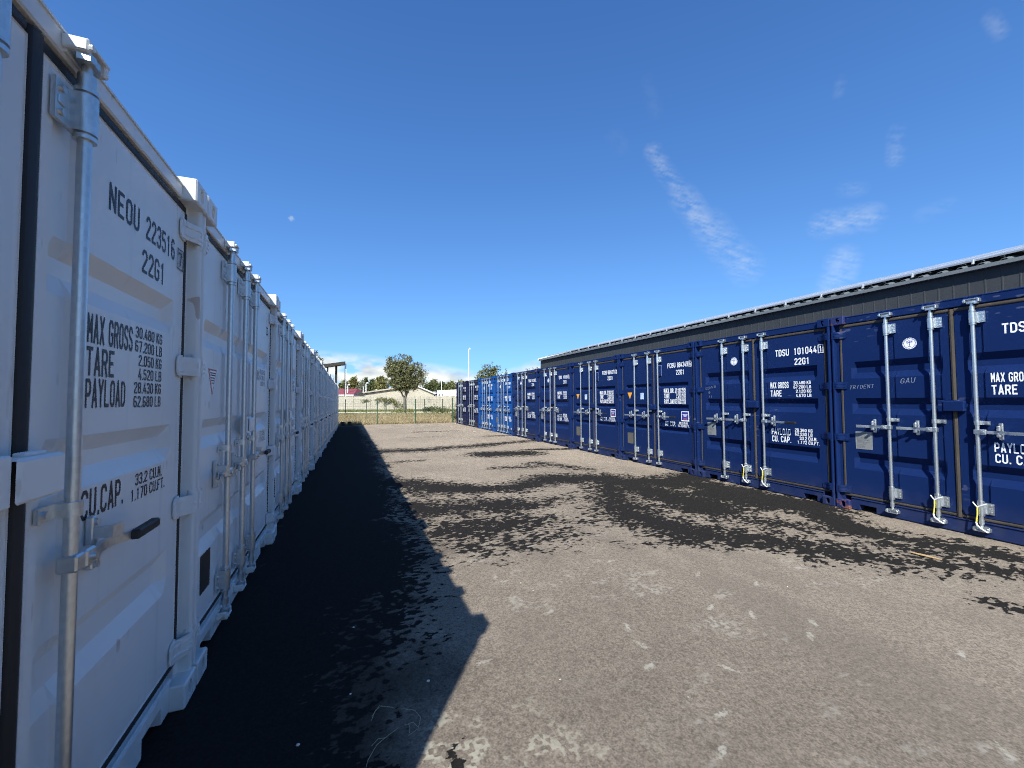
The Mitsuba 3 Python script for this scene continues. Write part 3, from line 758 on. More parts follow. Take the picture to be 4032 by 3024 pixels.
def fcb_text(number, check):
    a, b, c, n1, n2, n3 = MB(), MB(), MB(), MB(), MB(), MB()
    text_on(a, 'FCBU', 1.655, 2.126, .100, 1.885, y=YT, stroke=1.1)
    text_on(a, number, 1.935, 2.126, .100, 2.230, y=YT, stroke=1.1)
    text_on(a, check, 2.270, 2.136, .080, y=YD - .0003, stroke=.9)
    frame(a, 2.252, 2.324, 2.118, 2.232, .007, YD - .0003)
    text_on(n3, '22G1', 1.900, 1.974, .100, 2.112, y=YT, stroke=1.1)
    for s, z, x1 in (('MAX.GR.', 1.602, 1.840), ('TARE', 1.492, 1.700), ('PAYLOAD', 1.376, 1.846)):
        text_on(b, s, 1.536, z, .096, x1, y=YT, stroke=1.2)
    rows_of(n1, (('30.480', 'KGS'), ('67.200', 'LBS'), ('2.185', 'KGS'), ('4.820', 'LBS'), ('28.295', 'KGS'), ('62.380', 'LBS')), 2.040, 1.652, .0555, .048)
    text_on(c, 'CU. CAP.', 1.552, .915, .092, 1.868, y=YT, stroke=1.2)
    rows_of(n2, (('33.2', 'CU.M.'), ('1.172', 'CU.FT.')), 2.060, .966, .056, .046)
    out = [('door_001__lettering', P(m), 'white_print') for m in (a, b, c)] + [('door_001__figures', P(m), 'white_print') for m in (n1, n2)] + [('door_001__size_code', P(n3), 'white_print')]
    t = MB().prism([(.280, 1.636), (.452, 1.636), (.366, 1.484)], YT - .001, YT, 'y')
    out.append(('door__warning_triangle', P(t), 'sticker_orange'))
    t = MB().box(.757, .878, YT - .001, YT, 1.474, 1.620)
    u = MB()
    frame(u, .764, .871, 1.481, 1.613, .005, YT - .001)
    text_on(u, 'IC', .785, 1.530, .055, .850, y=YT - .001, stroke=.9)
    u.box(.785, .850, YT - .002, YT - .001, 1.495, 1.512)
    out += [('door__sticker', P(t), 'sticker_sky'), ('door__sticker_print', P(u), 'white_print')]
    t = MB().prism(sbox(2.026, 1.030, 2.233, 1.230).buffer(0), YT - .001, YT, 'y')
    u = MB().prism(sbox(2.056, 1.062, 2.203, 1.202).buffer(.012), YT - .002, YT - .001, 'y')
    w = MB()
    for x0, x1, z in ((2.062, 2.196, 1.166), (2.075, 2.183, 1.151), (2.095, 2.165, 1.122)):
        w.box(x0, x1, YT - .003, YT - .002, z - .005, z + .005)
    r = MB().box(2.085, 2.175, YT - .003, YT - .002, 1.068, 1.088)
    out += [('door_001__sticker', P(t), 'white_print'), ('door_001__sticker_panel', P(u), 'sticker_violet'), ('door_001__sticker_print', P(w), 'white_print'), ('door_001__sticker_print', P(r), 'sticker_red')]
    v = MB()
    v.box(1.385, 1.470, YD - .020, YD + .004, 1.990, 2.205, .010)
    out.append(('door_001__vent', P(v), 'navy_paint'))
    v = MB()
    frame(v, 1.380, 1.475, 1.984, 2.211, .008, YD - .0005)
    out.append(('door_001__vent_frame', P(v), 'sticker_sky'))
    return out


def azure_text(number):
    a, b, c, e, n1, n2, n3 = MB(), MB(), MB(), MB(), MB(), MB(), MB()
    text_on(a, 'TDSU', 1.490, 2.128, .092, 1.750, y=YT, stroke=1.3)
    text_on(a, number, 1.880, 2.128, .092, 2.170, y=YT, stroke=1.3)
    text_on(n3, '22G1', 1.880, 1.970, .092, 2.080, y=YT, stroke=1.3)
    text_on(b, 'MAX.GR.', 1.450, 1.545, .095, 1.735, y=YT, stroke=1.3)
    text_on(b, 'TARE', 1.500, 1.437, .090, 1.700, y=YT, stroke=1.3)
    rows_of(n1, (('30.480', 'KG'), ('67.200', 'LB'), ('2.120', 'KG'), ('4.670', 'LB')), 2.08, 1.597, .053, .046)
    text_on(c, 'PAYLOAD', 1.440, .672, .092, 1.735, y=YT, stroke=1.3)
    text_on(c, 'CU. CAP.', 1.440, .562, .090, 1.735, y=YT, stroke=1.3)
    rows_of(n2, (('28.360', 'KG'), ('62.530', 'LB'), ('33.2', 'CU.M.'), ('1.172', 'CU.FT.')), 2.07, .716, .053, .046)
    e.prism(sbox(2.165, .232, 2.225, .300), YT - .001, YT, 'y')
    return [('door_001__lettering', P(m), 'white_print') for m in (a, b, c)] + [('door_001__figures', P(m), 'white_print') for m in (n1, n2)] + [('door_001__size_code', P(n3), 'white_print')] + [('door_001__sticker', P(e), 'white_print'), ('door__emblem', P(MB().prism(affinity.scale(Point(.840, 2.070).buffer(.068, 16), .8, 1.1), YT - .001, YT, 'y')), 'white_print')]


def white_text():
    a, b, c, n1, n2, n3 = MB(), MB(), MB(), MB(), MB(), MB()
    text_on(a, 'NEOU', 1.640, 2.148, .098, 1.865, y=YT, stroke=.95)
    text_on(a, '223516', 1.925, 2.148, .098, 2.225, y=YT, stroke=.95)
    text_on(n3, '22G1', 1.898, 2.000, .098, 2.100, y=YT, stroke=.95)
    text_on(a, '7', 2.268, 2.136, .072, y=YD - .0003, stroke=.9)
    frame(a, 2.252, 2.322, 2.122, 2.224, .005, YD - .0003)
    for s, z, x1 in (('MAX GROSS', 1.668, 1.838), ('TARE', 1.560, 1.706), ('PAYLOAD', 1.455, 1.792)):
        text_on(b, s, 1.538, z, .096, x1, y=YT, stroke=.95)
    rows_of(n1, (('30.480', 'KG'), ('67.200', 'LB'), ('2.050', 'KG'), ('4.520', 'LB'), ('28.430', 'KG'), ('62.680', 'LB')), 2.030, 1.728, .0553, .046, stroke=.95)
    text_on(c, 'CU.CAP.', 1.535, 1.094, .096, 1.800, y=YT, stroke=.95)
    rows_of(n2, (('33.2', 'CU.M.'), ('1.170', 'CU.FT.')), 2.000, 1.140, .057, .047, stroke=.95)
    return [('door_001__lettering', P(m), 'black_print') for m in (a, b, c)] + [('door_001__figures', P(m), 'black_print') for m in (n1, n2)] + [('door_001__size_code', P(n3), 'black_print')]


def ghost_text(dark):
    a, b, n1, n2 = MB(), MB(), MB(), MB()
    text_on(a, '23', 2.140, 2.140, .090, 2.225, y=YT, stroke=1.0)
    text_on(b, 'MAX GROSS', 1.600, 1.668, .090, 1.838, y=YT, stroke=1.1)
    rows_of(n1, (('30.480', 'KG'), ('67.200', 'LB'), ('2.050', 'KG')), 2.030, 1.728, .0553, .046)
    rows_of(n2, (('33.2', 'CU.M.'), ('1.170', 'CU.FT.')), 2.000, 1.140, .057, .047)
    out = [('door_001__faded_lettering', P(b), 'ghost_print')] + [('door_001__faded_figures', P(m), 'ghost_print') for m in (n1, n2)]
    if dark:
        out.append(('door_001__lettering', P(a), 'black_print'))
        t = MB().prism([(.320, 1.672), (.484, 1.672), (.402, 1.512)], YT - .001, YT, 'y')
        u = MB().prism([(.338, 1.662), (.466, 1.662), (.402, 1.535)], YT - .002, YT - .001, 'y')
        w = MB()
        for z, hw in ((1.648, .052), (1.634, .044), (1.618, .036), (1.602, .028), (1.586, .020)):
            w.box(.402 - hw, .402 + hw, YT - .003, YT - .002, z - .004, z + .004)
        out += [('door__warning_triangle', P(t), 'sticker_red'), ('door__warning_panel', P(u), 'white_print'), ('door__warning_print', P(w), 'plate_ink')]
    return out


def chalk(words):
    a = MB()
    for s, x0, z, h, x1, sl in words:
        g = text_shape(s, .34)
        bx = g.bounds
        kx, k = (x1 - x0) / (bx[2] - bx[0]), h / 7
        g = affinity.affine_transform(g, [kx, k * .22, 0, k, x0, z])
        g = affinity.rotate(g, sl, origin=(x0, z))
        for q in getattr(g, 'geoms', [g]):
            if q.area > 1e-7:
                a.prism(q.simplify(.0004), YT - .001, YT, 'y')
    return [('door__chalk_writing', P(a), 'chalk')]


def strap(b):
    """cut plastic seal hanging on the foot of a bar"""
    a, c = MB(), MB()
    y = YB - .036
    a.tube([(b - .050, y + .004, .372), (b - .030, y, .345), (b - .014, y - .003, .328)], .0055, 6)
    a.tube([(b + .055, y + .008, .372), (b + .020, y, .352), (b - .014, y - .003, .328)], .0055, 6)
    a.tube([(b - .030, y, .170), (b - .020, y - .004, .135), (b + .02, y - .004, .100), (b + .055, y, .080)], .008, 6)
    c.tube([(b - .014, y - .004, .330), (b - .016, y - .004, .250), (b - .026, y - .002, .170)], .0065, 6)
    return [('door__seal_strap', P(a), 'white_print'), ('door__seal_strap', P(c), 'strap_yellow')]


# ------------------------------------------------------------------ the two rows
XL, S0, PIT = -.735, 2.65, 2.456
GL, GR = 'white containers in the shaded left row', 'blue containers in the sunlit right row'
ORD = ['nearest', 'second', 'third', 'fourth', 'fifth', 'sixth', 'seventh', 'eighth', 'ninth', 'tenth', 'eleventh', 'twelfth']
jit = np.random.default_rng(3)
GH = ghost_text(False)
GH2 = ghost_text(True)
for i in range(12):
    s = S0 - PIT + i * PIT + .009
    dx = 0 if i < 2 else jit.uniform(-.012, .012) + .010 * max(0, i - 2)
    M = T().translate([XL + dx, s, float(fall(XL, s + 1.2))]).rotate([0, 0, 1], 90)
    if i == 0:
        lab, ex = 'white container with crisp black lettering and number 223516, nearest in the shaded left row', white_text()
    elif i == 1:
        lab, ex = 'white container with a red edged triangle sticker, second from the camera in the left row', GH2
    else:
        lab, ex = f'{ORD[i]} white container from the camera in the shaded left row', GH
        if i == 11:
            lab = 'white container at the far end of the shaded left row'
    place_container('white_container', 'white', M, lab, GL, ex)

XR, SR, AR = 6.173, 3.7756, .0052
D_, N_ = np.array([math.sin(AR), math.cos(AR), 0]), np.array([math.cos(AR), -math.sin(AR), 0])
RIGHT = [
    ('navy_container', 'tds', 'navy blue container with rusty corner, cut off by the right edge of the photo', tds_text('101062', '4') + tree_emblem() + chalk([('TRIDENT', .178, 1.596, .050, .455, 2), ('GAU', .735, 1.650, .062, .872, 4)]) + strap(1.06) + strap(1.405), (('corner_casting', (0, 4), 'rusted_navy'),)),
    ('navy_container', 'tds', 'navy blue container numbered 101044, with a round white tree emblem', tds_text('101044', '1') + tree_emblem() + chalk([('2215', .20, 1.640, .045, .44, 10), ('9', .27, 1.565, .05, .30, 5), ('11', .28, 1.500, .04, .33, 0)]) + strap(1.06) + strap(1.405), ()),
    ('navy_container', 'fcb', 'nearer of the two navy containers with an orange triangle, numbered 884349', fcb_text('884349', '6'), ()),
    ('navy_container', 'fcb', 'farther of the two navy containers with an orange triangle, next to a light oval emblem', fcb_text('884271', '2'), ()),
    ('navy_container', 'tds', 'navy blue container numbered 101057, with a white oval emblem on its left door', tds_text('101057', '1') + tree_emblem(), ()),
    ('navy_container', 'tds', 'navy blue container just nearer than the two bright blue ones', tds_text('101065', '9') + tree_emblem(), (('corner_casting', (5,), 'rusted_navy'),)),
    ('azure_container', 'azure', 'bright blue container with four lock bars, nearer of the two bright blue ones', azure_text('100201'), ()),
    ('azure_container', 'azure', 'bright blue container with four lock bars, farther of the two bright blue ones', azure_text('100213'), ()),
    ('navy_container', 'midnight', 'dark navy container just beyond the bright blue ones, second from the far end', tds_text('101031', '5') + tree_emblem(), ()),
    ('navy_container', 'midnight', 'dark navy container at the far end of the right row', tds_text('101028', '0') + tree_emblem(), ()),
]
for i, (nm, kind, lab, ex, sw) in enumerate(RIGHT):
    far = SR + i * PIT
    o = N_ * XR + D_ * (far - .009) + N_ * (0 if i < 3 else jit.uniform(-.012, .012))
    M = T().translate([float(o[0]), float(o[1]), 0.]).rotate([0, 0, 1], -90 - math.degrees(AR))
    place_container(nm, kind, M, lab, GR, ex, sw)

# ------------------------------------------------------------------ setting: ground, yard, track
def sheet(pts, z):
    m = trimesh.creation.extrude_polygon(Polygon(pts), .001, engine='earcut')
    v, f = np.array(m.vertices), np.array(m.faces)
    keep = (v[f][:, :, 2] > .0005).all(1)
    f = f[keep]
    v[:, 2] = z
    return ply((v, f))


gx = np.concatenate([[-1500, -200, -80], np.arange(-40, 41, 1.), [60, 200, 1500]])
gy = np.concatenate([[-1500, -200, -60], np.arange(-16, 62, 1.), [80, 120, 300, 1500]])
X, Y = np.meshgrid(gx, gy, indexing='ij')
i, j = np.meshgrid(np.arange(len(gx) - 1), np.arange(len(gy) - 1), indexing='ij')
q = (i * len(gy) + j)
q = np.stack([q, q + len(gy), q + len(gy) + 1, q + 1], -1).reshape(-1, 4)
tag(put('ground', ply((np.stack([X, Y, land(X, Y) - .004], -1).reshape(-1, 3), q), None, True), 'soil'), 'dry grassy soil reaching from the yard to the wall', 'ground', kind='structure')
EDGE = [(-14, 29.6), (-.9, 29.75), (-.5, 29.8), (.25, 29.95), (.9, 29.7), (2.0, 29.3), (3.06, 28.5), (4.14, 27.95), (5.2, 27.45), (6.44, 26.85), (8, 26.4), (20, 26.0)]
rr = random.Random(2)
edge = []
for (x0, y0), (x1, y1) in zip(EDGE[:-1], EDGE[1:]):
    k = max(1, int(abs(x1 - x0) / .25)) if -1 < x0 < 8 else 1
    for t in range(k):
        edge.append((x0 + (x1 - x0) * t / k, y0 + (y1 - y0) * t / k + (rr.uniform(-.05, .05) if k > 1 else 0)))
edge.append(EDGE[-1])
ex, ey = [e[0] for e in edge], [e[1] for e in edge]
gx = np.unique(np.concatenate([np.linspace(-14, -1, 6), np.array(ex), np.linspace(8, 40, 6)]))
lim = np.interp(gx, ex, ey)
rows = np.linspace(0, 1, 45)
X = np.repeat(gx[:, None], len(rows) + 1, 1)
Y = -14 + (lim[:, None] + 14) * rows[None, :]
Y = np.concatenate([Y, Y[:, -1:] + .02], 1)
Z = fall(X, Y)
Z[:, -1] -= .09
i, j = np.meshgrid(np.arange(X.shape[0] - 1), np.arange(X.shape[1] - 1), indexing='ij')
q = i * X.shape[1] + j
q = np.stack([q, q + X.shape[1], q + X.shape[1] + 1, q + 1], -1).reshape(-1, 4)
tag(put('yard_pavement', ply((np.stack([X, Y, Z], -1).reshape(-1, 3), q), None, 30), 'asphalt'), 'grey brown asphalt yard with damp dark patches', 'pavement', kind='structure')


def site(r, d, z=0.):
    """a point of the site plan: r metres to the right and d metres ahead along the line of sight from the survey point"""
    return np.array([r * math.cos(YAW) + d * math.sin(YAW), -r * math.sin(YAW) + d * math.cos(YAW), z])


tag(put('gravel_track', sheet([tuple(site(r, d)[:2]) for r, d in ((-40, 51.6), (30, 52.4), (30, 58.6), (-40, 58.0))], -.126), 'gravel'), 'pale gravel track running in front of the concrete wall', 'path', kind='structure')


def blades(n, region, hts, wid, cols, z0, seed, lean=.5, clump=0.):
    g = np.random.default_rng(seed)
    p = region(g, n)
    h = g.uniform(*hts, n) * (1 + clump * (meshkit.fbm(np.stack([p[:, 0] * .6, p[:, 1] * .6, p[:, 0] * 0], -1), 3, seed) - .5) * 2)
    a = g.uniform(0, 2 * np.pi, n)
    w = g.uniform(*wid, n)
    dx, dy = np.cos(a) * w, np.sin(a) * w
    l = g.normal(0, lean, (n, 2)) * h[:, None]
    base = np.column_stack([p[:, 0], p[:, 1], land(p[:, 0], p[:, 1]) - .01])
    v = np.stack([base + np.column_stack([dx, dy, 0 * dx]), base - np.column_stack([dx, dy, 0 * dx]), base + np.column_stack([l, h])], 1).reshape(-1, 3)
    f = np.arange(3 * n).reshape(-1, 3)
    mixv = np.clip(meshkit.fbm(np.stack([p[:, 0] * .35, p[:, 1] * .35, 0 * p[:, 0]], -1), 4, seed + 5) + g.normal(0, .14, n), 0, 1)[:, None]
    c = np.asarray(cols[0]) * (1 - mixv) + np.asarray(cols[1]) * mixv
    c = c * g.uniform(.7, 1.25, (n, 1))
    return ply((v, f), None, False, color=np.repeat(c, 3, 0))


def strip(d0, d1, r0=-14., r1=8.):
    def fn(g, n):
        d = d0 + (d1 - d0) * g.random(n) ** 1.0
        r = g.uniform(r0, r1, n) * d / 27.
        q = np.array([r * math.cos(YAW) + d * math.sin(YAW), -r * math.sin(YAW) + d * math.cos(YAW)]).T
        # keep the blades off the asphalt
        lim = np.interp(q[:, 0], [e[0] for e in EDGE], [e[1] for e in EDGE]) + .12
        q[:, 1] = np.maximum(q[:, 1], lim + np.abs(q[:, 1] - lim) * .2)
        return q
    return fn


tag(put('dry_grass', blades(52000, strip(25.8, 46.5), (.10, .34), (.006, .020), ((.40, .305, .17), (.25, .20, .10)), -.03, 5, .55, .5), 'leafy'), 'dry straw coloured grass beyond the end of the yard', 'grass', kind='stuff')
tag(put('green_grass', np.nan if False else blades(26000, strip(39, 51.0), (.05, .17), (.015, .035), ((.13, .14, .045), (.25, .22, .09)), -.03, 6, .5, .8), 'leafy'), 'greener grass in front of the gravel track', 'grass', kind='stuff')
tag(put('verge_grass', blades(16000, strip(58.4, 66.5), (.10, .30), (.02, .05), ((.11, .15, .04), (.20, .20, .08)), -.03, 8, .5, .5), 'leafy'), 'green verge along the foot of the concrete wall', 'grass', kind='stuff')


# ------------------------------------------------------------------ plants
def leaves(g, lobes, n, size, cols, hang=0.):
    """leaf sized quads through the volume of the lobes (x, y, z, rx, ry, rz, weight)"""
    L = np.array(lobes, float)
    vol = L[:, 3] * L[:, 4] * L[:, 5] * (L[:, 6] if L.shape[1] > 6 else 1)
    pick = g.choice(len(L), n, p=vol / vol.sum())
    u = g.normal(size=(n, 3))
    u /= np.linalg.norm(u, axis=1, keepdims=True)
    rad = g.random(n) ** .42
    c = L[pick, :3] + u * rad[:, None] * L[pick, 3:6]
    c += (meshkit.noise(c * 1.7, 3)[:, None] - .5) * u * .55
    keep = meshkit.fbm(c * 1.5, 3, 9) > .44
    c, m = c[keep], keep.sum()
    # sprays: several leaves about one twig end
    k = 3
    c = np.repeat(c, k, 0) + g.normal(0, size * .8, (m * k, 3))
    m = len(c)
    a = g.normal(size=(m, 3))
    a[:, 2] -= hang
    a /= np.linalg.norm(a, axis=1, keepdims=True)
    b = np.cross(a, g.normal(size=(m, 3)))
    b /= np.linalg.norm(b, axis=1, keepdims=True)
    s = size * g.uniform(.6, 1.3, (m, 1))
    v = np.stack([c - a * s, c + b * s * .42, c + a * s, c - b * s * .42], 1).reshape(-1, 3)
    i = np.arange(m)[:, None] * 4
    f = np.vstack([i + [0, 1, 2], i + [0, 2, 3]])
    t = np.clip(g.normal(.5, .27, (m, 1)), 0, 1)
    col = (np.asarray(cols[0]) * (1 - t) + np.asarray(cols[1]) * t) * g.uniform(.75, 1.25, (m, 1))
    return v, f, np.repeat(col, 4, 0)


def plant(name, at, lobes, n, size, cols, label, cat, group=None, trunk=None, limbs=(), seed=0, hang=.3):
    g = np.random.default_rng(seed + 100)
    at = np.asarray(at, float) + [0, 0, float(land(at[0], at[1]))]
    key = numbered(name)
    tag(key, label, cat, group)
    v, f, c = leaves(g, lobes, n, size, cols, hang)
    scene[key + '__crown'] = {**ply((v + at, f), None, False, color=c), 'bsdf': {'type': 'ref', 'id': 'leafy'}}
    if trunk:
        t = MB()
        for pts, r in [trunk] + list(limbs):
            t.tube(np.asarray(pts, float) + at, r, 10)
        scene[key + '__trunk'] = {**P(t, 50), 'bsdf': {'type': 'ref', 'id': 'bark'}}
    return key


cr, sr = math.cos(YAW), -math.sin(YAW)


def rz(x, d=0., z=0.):
    return np.array([x * cr + d * math.sin(YAW), x * sr + d * math.cos(YAW), z])


def lob(x, z, rx, rzz, w=1., d=0., ry=None):
    q = rz(x, d)
    return (q[0], q[1], z, rx, ry or rx, rzz, w)


TC = ((.085, .092, .034), (.175, .165, .070))
plant('broadleaf_tree', site(-14.9, 58.),
      [lob(-.4, 5.6, 2.0, 1.5, 1.1), lob(-1.7, 6.0, 1.15, 1.2, 1), lob(-2.1, 7.35, .55, .5, .9), lob(-.9, 7.0, .9, .8, .9), lob(-.5, 7.8, .55, .6, .8), lob(.35, 7.2, .9, .75, .8), lob(1.2, 5.7, 1.3, 1.2, .9), lob(2.3, 5.2, .8, 1.2, .6),
       lob(2.2, 6.2, .55, .6, .45), lob(-.5, 4.0, 1.7, .95, 1.2), lob(.8, 4.0, 1.4, .9, 1.1), lob(-1.9, 4.3, 1.0, .85, 1), lob(1.9, 4.1, .9, .75, .7), lob(.0, 3.1, 1.0, .5, .9), lob(-1.2, 3.1, .7, .4, .7), lob(2.6, 4.3, .45, .9, .4)],
      7000, .130, TC, 'round leafy tree with forked trunk standing alone in front of the concrete wall', 'tree', None,
      ([(0, 0, -.05), (.03, 0, .5), (.0, 0, 1.3), (-.02, 0, 1.95)], [.30, .235, .20, .20]),
      [([rz(-.02, 0, 1.85), rz(-.38, .1, 2.35), rz(-.75, .2, 3.0), rz(-1.3, .1, 4.3), rz(-1.7, 0, 5.8)], [.15, .12, .10, .07, .03]),
       ([rz(.02, 0, 1.85), rz(.30, -.1, 2.7), rz(.42, 0, 3.6), rz(.3, .1, 5.0), rz(-.1, .1, 7.2)], [.17, .15, .12, .08, .03]),
       ([rz(.05, 0, 2.0), rz(.0, .2, 2.9), rz(-.2, .3, 4.0), rz(-.5, .3, 6.0)], [.11, .09, .07, .03]),
       ([rz(.35, 0, 3.0), rz(1.1, .2, 4.0), rz(1.9, .1, 5.0), rz(2.3, .0, 6.0)], [.08, .06, .045, .02]),
       ([rz(-.7, .2, 2.9), rz(-1.5, .3, 3.6), rz(-2.0, .3, 4.6)], [.06, .045, .02])], 1)

OL = ((.070, .085, .028), (.16, .150, .055))
DK = ((.040, .060, .022), (.105, .115, .040))
YL = ((.090, .100, .030), (.21, .180, .060))
FAR = 'trees behind the buildings'
for i, (u, vt, w, d, cols, lab, vb) in enumerate([
        (1352, 1492, 34, 104, OL, 'olive tree rising above the left part of the red roof', 1560),
        (1392, 1480, 44, 108, YL, 'broad yellow green tree behind the right end of the red roof', 1566),
        (1425, 1500, 26, 92, ((.10, .115, .07), (.19, .19, .12)), 'grey green bushy tree between red roof and cream building', 1570),
        (1440, 1482, 26, 112, DK, 'dark pointed tree behind the two left lamp posts', 1560),
        (1466, 1490, 40, 106, DK, 'dark green tree behind the small chimney', 1560),
        (1500, 1476, 46, 100, YL, 'sunlit yellow green tree left of the lone leafy tree', 1558),
        (1690, 1500, 46, 112, DK, 'dark green tree just right of the cream gable', 1562),
        (1708, 1492, 34, 118, OL, 'olive tree over the gap between cream and white buildings', 1560),
        (1738, 1500, 38, 110, DK, 'dark tree behind the lamp over the white building', 1560),
        (1772, 1498, 40, 108, OL, 'olive tree behind the white building', 1560),
        (1812, 1496, 40, 112, YL, 'yellow green tree partly hidden by the far end of the right row', 1560)]):
    k = d / 1639.7
    R_, top, hw = (u - 2016) * k, 1.4753 + (1574.5 - vt) * k, w * .5 * k
    bot = 1.4753 + (1574.5 - vb) * k
    h = top - bot
    g = np.random.default_rng(i)
    lobes = [lob(0, bot + h * .55, hw * .8, h * .42), lob(-hw * .5, bot + h * .45, hw * .6, h * .36), lob(hw * .5, bot + h * .45, hw * .6, h * .36), lob(hw * g.uniform(-.3, .3), top - h * .2, hw * .45, h * .2)]
    if 'pointed' in lab:
        lobes = [lob(0, bot + h * .3, hw * .9, h * .3), lob(0, bot + h * .55, hw * .6, h * .3), lob(0, top - h * .18, hw * .3, h * .2)]
    plant('background_tree', site(R_, d), lobes, 1500, .30, cols, lab, 'tree', FAR, ([(0, 0, 0), (0, 0, bot + h * .5)], [.25, .12]), (), 20 + i, .1)

for nm, u, vt, w, d, lab, vb in (('background_tree', 1925, 1424, 116, 62, 'feathery tree showing above the bright blue containers', 1545), ('background_tree', 1228, 1378, 84, 46, 'sparse tree crown peeping over the left row', 1500)):
    k = d / 1639.7
    R_, top, hw = (u - 2016) * k, 1.4753 + (1574.5 - vt) * k, w * .5 * k
    bot = 1.4753 + (1574.5 - vb) * k
    h = top - bot
    plant(nm, site(R_, d), [lob(0, bot + h * .5, hw * .75, h * .38), lob(-hw * .55, bot + h * .45, hw * .4, h * .3, .6), lob(hw * .45, bot + h * .5, hw * .5, h * .34), lob(hw * .2, top - h * .18, hw * .35, h * .17, .7), lob(-hw * .2, top - h * .25, hw * .35, h * .16, .7), lob(hw * .75, bot + h * .35, hw * .25, h * .3, .6)],
          1500, .17, OL, lab, 'tree', None, ([(0, 0, 0), (0, 0, bot + h * .4)], [.2, .08]), [([(0, 0, bot), rz(hw * .5, 0, top - h * .3)], [.07, .02]), ([(0, 0, bot), rz(-hw * .5, 0, top - h * .35)], [.07, .02])], 50 + u % 7, .2)
for i, (u, vt) in enumerate(((1992, 1437), (2079, 1448), (2085, 1440), (2099, 1438), (2116, 1436))):
    d = 60 + i
    k = d / 1639.7
    top = 1.4753 + (1574.5 - vt) * k
    plant('slender_conifer', site((u - 2016) * k, d), [lob(0, top - .5, .10, .5), lob(0, top - 1.4, .22, .8), lob(0, top - 2.8, .34, 1.1)], 420, .10, DK,
          ('pointed conifer tip right of the feathery tree', 'leftmost conifer tip of four above the navy container', 'second conifer tip of four above the navy container', 'third conifer tip of four above the navy container', 'conifer tip nearest to the grey shed')[i], 'tree', 'conifer tips above the right row', ([(0, 0, 0), (0, 0, top - .3)], [.12, .02]), (), 70 + i, -.6)

plant('bush', site(-3.75, 28.6), [lob(.25, .65, .40, .5), lob(-.05, .4, .4, .4), lob(.35, .95, .25, .3, .8)], 500, .05, DK, 'dark green bush at the far end of the right row behind the fence', 'bush', None, ([(0, 0, 0), (0, 0, .6)], [.03, .01]), (), 81)
plant('bush', site(-10.4, 52.), [lob(0, .4, .8, .35), lob(.6, .8, .2, .5, .35), lob(-.4, .7, .25, .4, .35)], 300, .08, DK, 'wispy shrub in front of the wall right of the lone tree', 'bush', None, None, (), 82)
plant('bush', site(-8.6, 50.), [lob(0, .3, 1.4, .25), lob(1.2, .6, .3, .5, .4), lob(2.0, .8, .4, .7, .5)], 480, .08, OL, 'loose green shrub between wall and right row', 'bush', None, None, (), 83)
plant('bush', site(-13.9, 54.), [lob(0, .2, 1.8, .22), lob(-1.0, .2, .8, .22)], 600, .08, ((.11, .13, .04), (.24, .22, .07)), 'low yellow green weeds round the foot of the lone tree', 'weeds', None, None, (), 84)
plant('bush', site(-11.6, 60.), [lob(0, .3, 1.6, .3), lob(1.5, .35, .9, .3)], 500, .08, DK, 'dark low weeds at the wall just right of the lone tree', 'weeds', None, None, (), 85)
# ------------------------------------------------------------------ mesh fences
def fence(name, pts, h, post_r, panels_wire, label, paint, step, name_first_hidden=False):
    key = numbered(name)
    tag(key, label, 'fence')
    pts = np.asarray(pts, float)
    for i, p in enumerate(pts[1:] if name_first_hidden else pts):
        zb = float(land(p[0], p[1]))
        m = MB().box(p[0] - post_r, p[0] + post_r, p[1] - post_r, p[1] + post_r, zb - .02, zb + h, post_r * .15)
        scene[key + '__post' + (f'_{i:03d}' if i else '')] = {**P(m), 'bsdf': {'type': 'ref', 'id': paint}}
    for i, (a, b) in enumerate(zip(pts[:-1], pts[1:])):
        m = MB()
        L = np.linalg.norm(b - a)
        n = int(L / step)
        for k in range(1, n):
            q = a + (b - a) * k / n
            zb = float(land(q[0], q[1]))
            m.tube([(q[0], q[1], zb + .03), (q[0], q[1], zb + h - .03)], panels_wire, 3, False)
        for z in np.arange(.08, h, .2):
            m.tube([(a[0], a[1], z + float(land(*a))), (b[0], b[1], z + float(land(*b)))], panels_wire, 3, False)
        scene[key + '__wire_panel' + (f'_{i:03d}' if i else '')] = {**P(m), 'bsdf': {'type': 'ref', 'id': paint}}
    return key


fence('mesh_fence', [(-.62, 31.5), (1.78, 29.65), (4.10, 28.12), (6.34, 27.0), (8.6, 25.8)], 1.66, .030, .0022, 'green wire mesh fence along the end of the yard', 'fence_green', .10, True)
fence('mesh_fence', [site((u - 2016) / 1639.7 * 50.5, 50.5)[:2] for u in (1280, 1361, 1443, 1520, 1597, 1671, 1743, 1815, 1890)], 1.75, .045, .003, 'thin dark wire mesh fence beside the gravel track', 'fence_dark', .25)

# ------------------------------------------------------------------ concrete wall, built of posts and panels
def wsite(t, z=0.):
    return site(-19.5 + t, 68.6 + .055 * t, z)


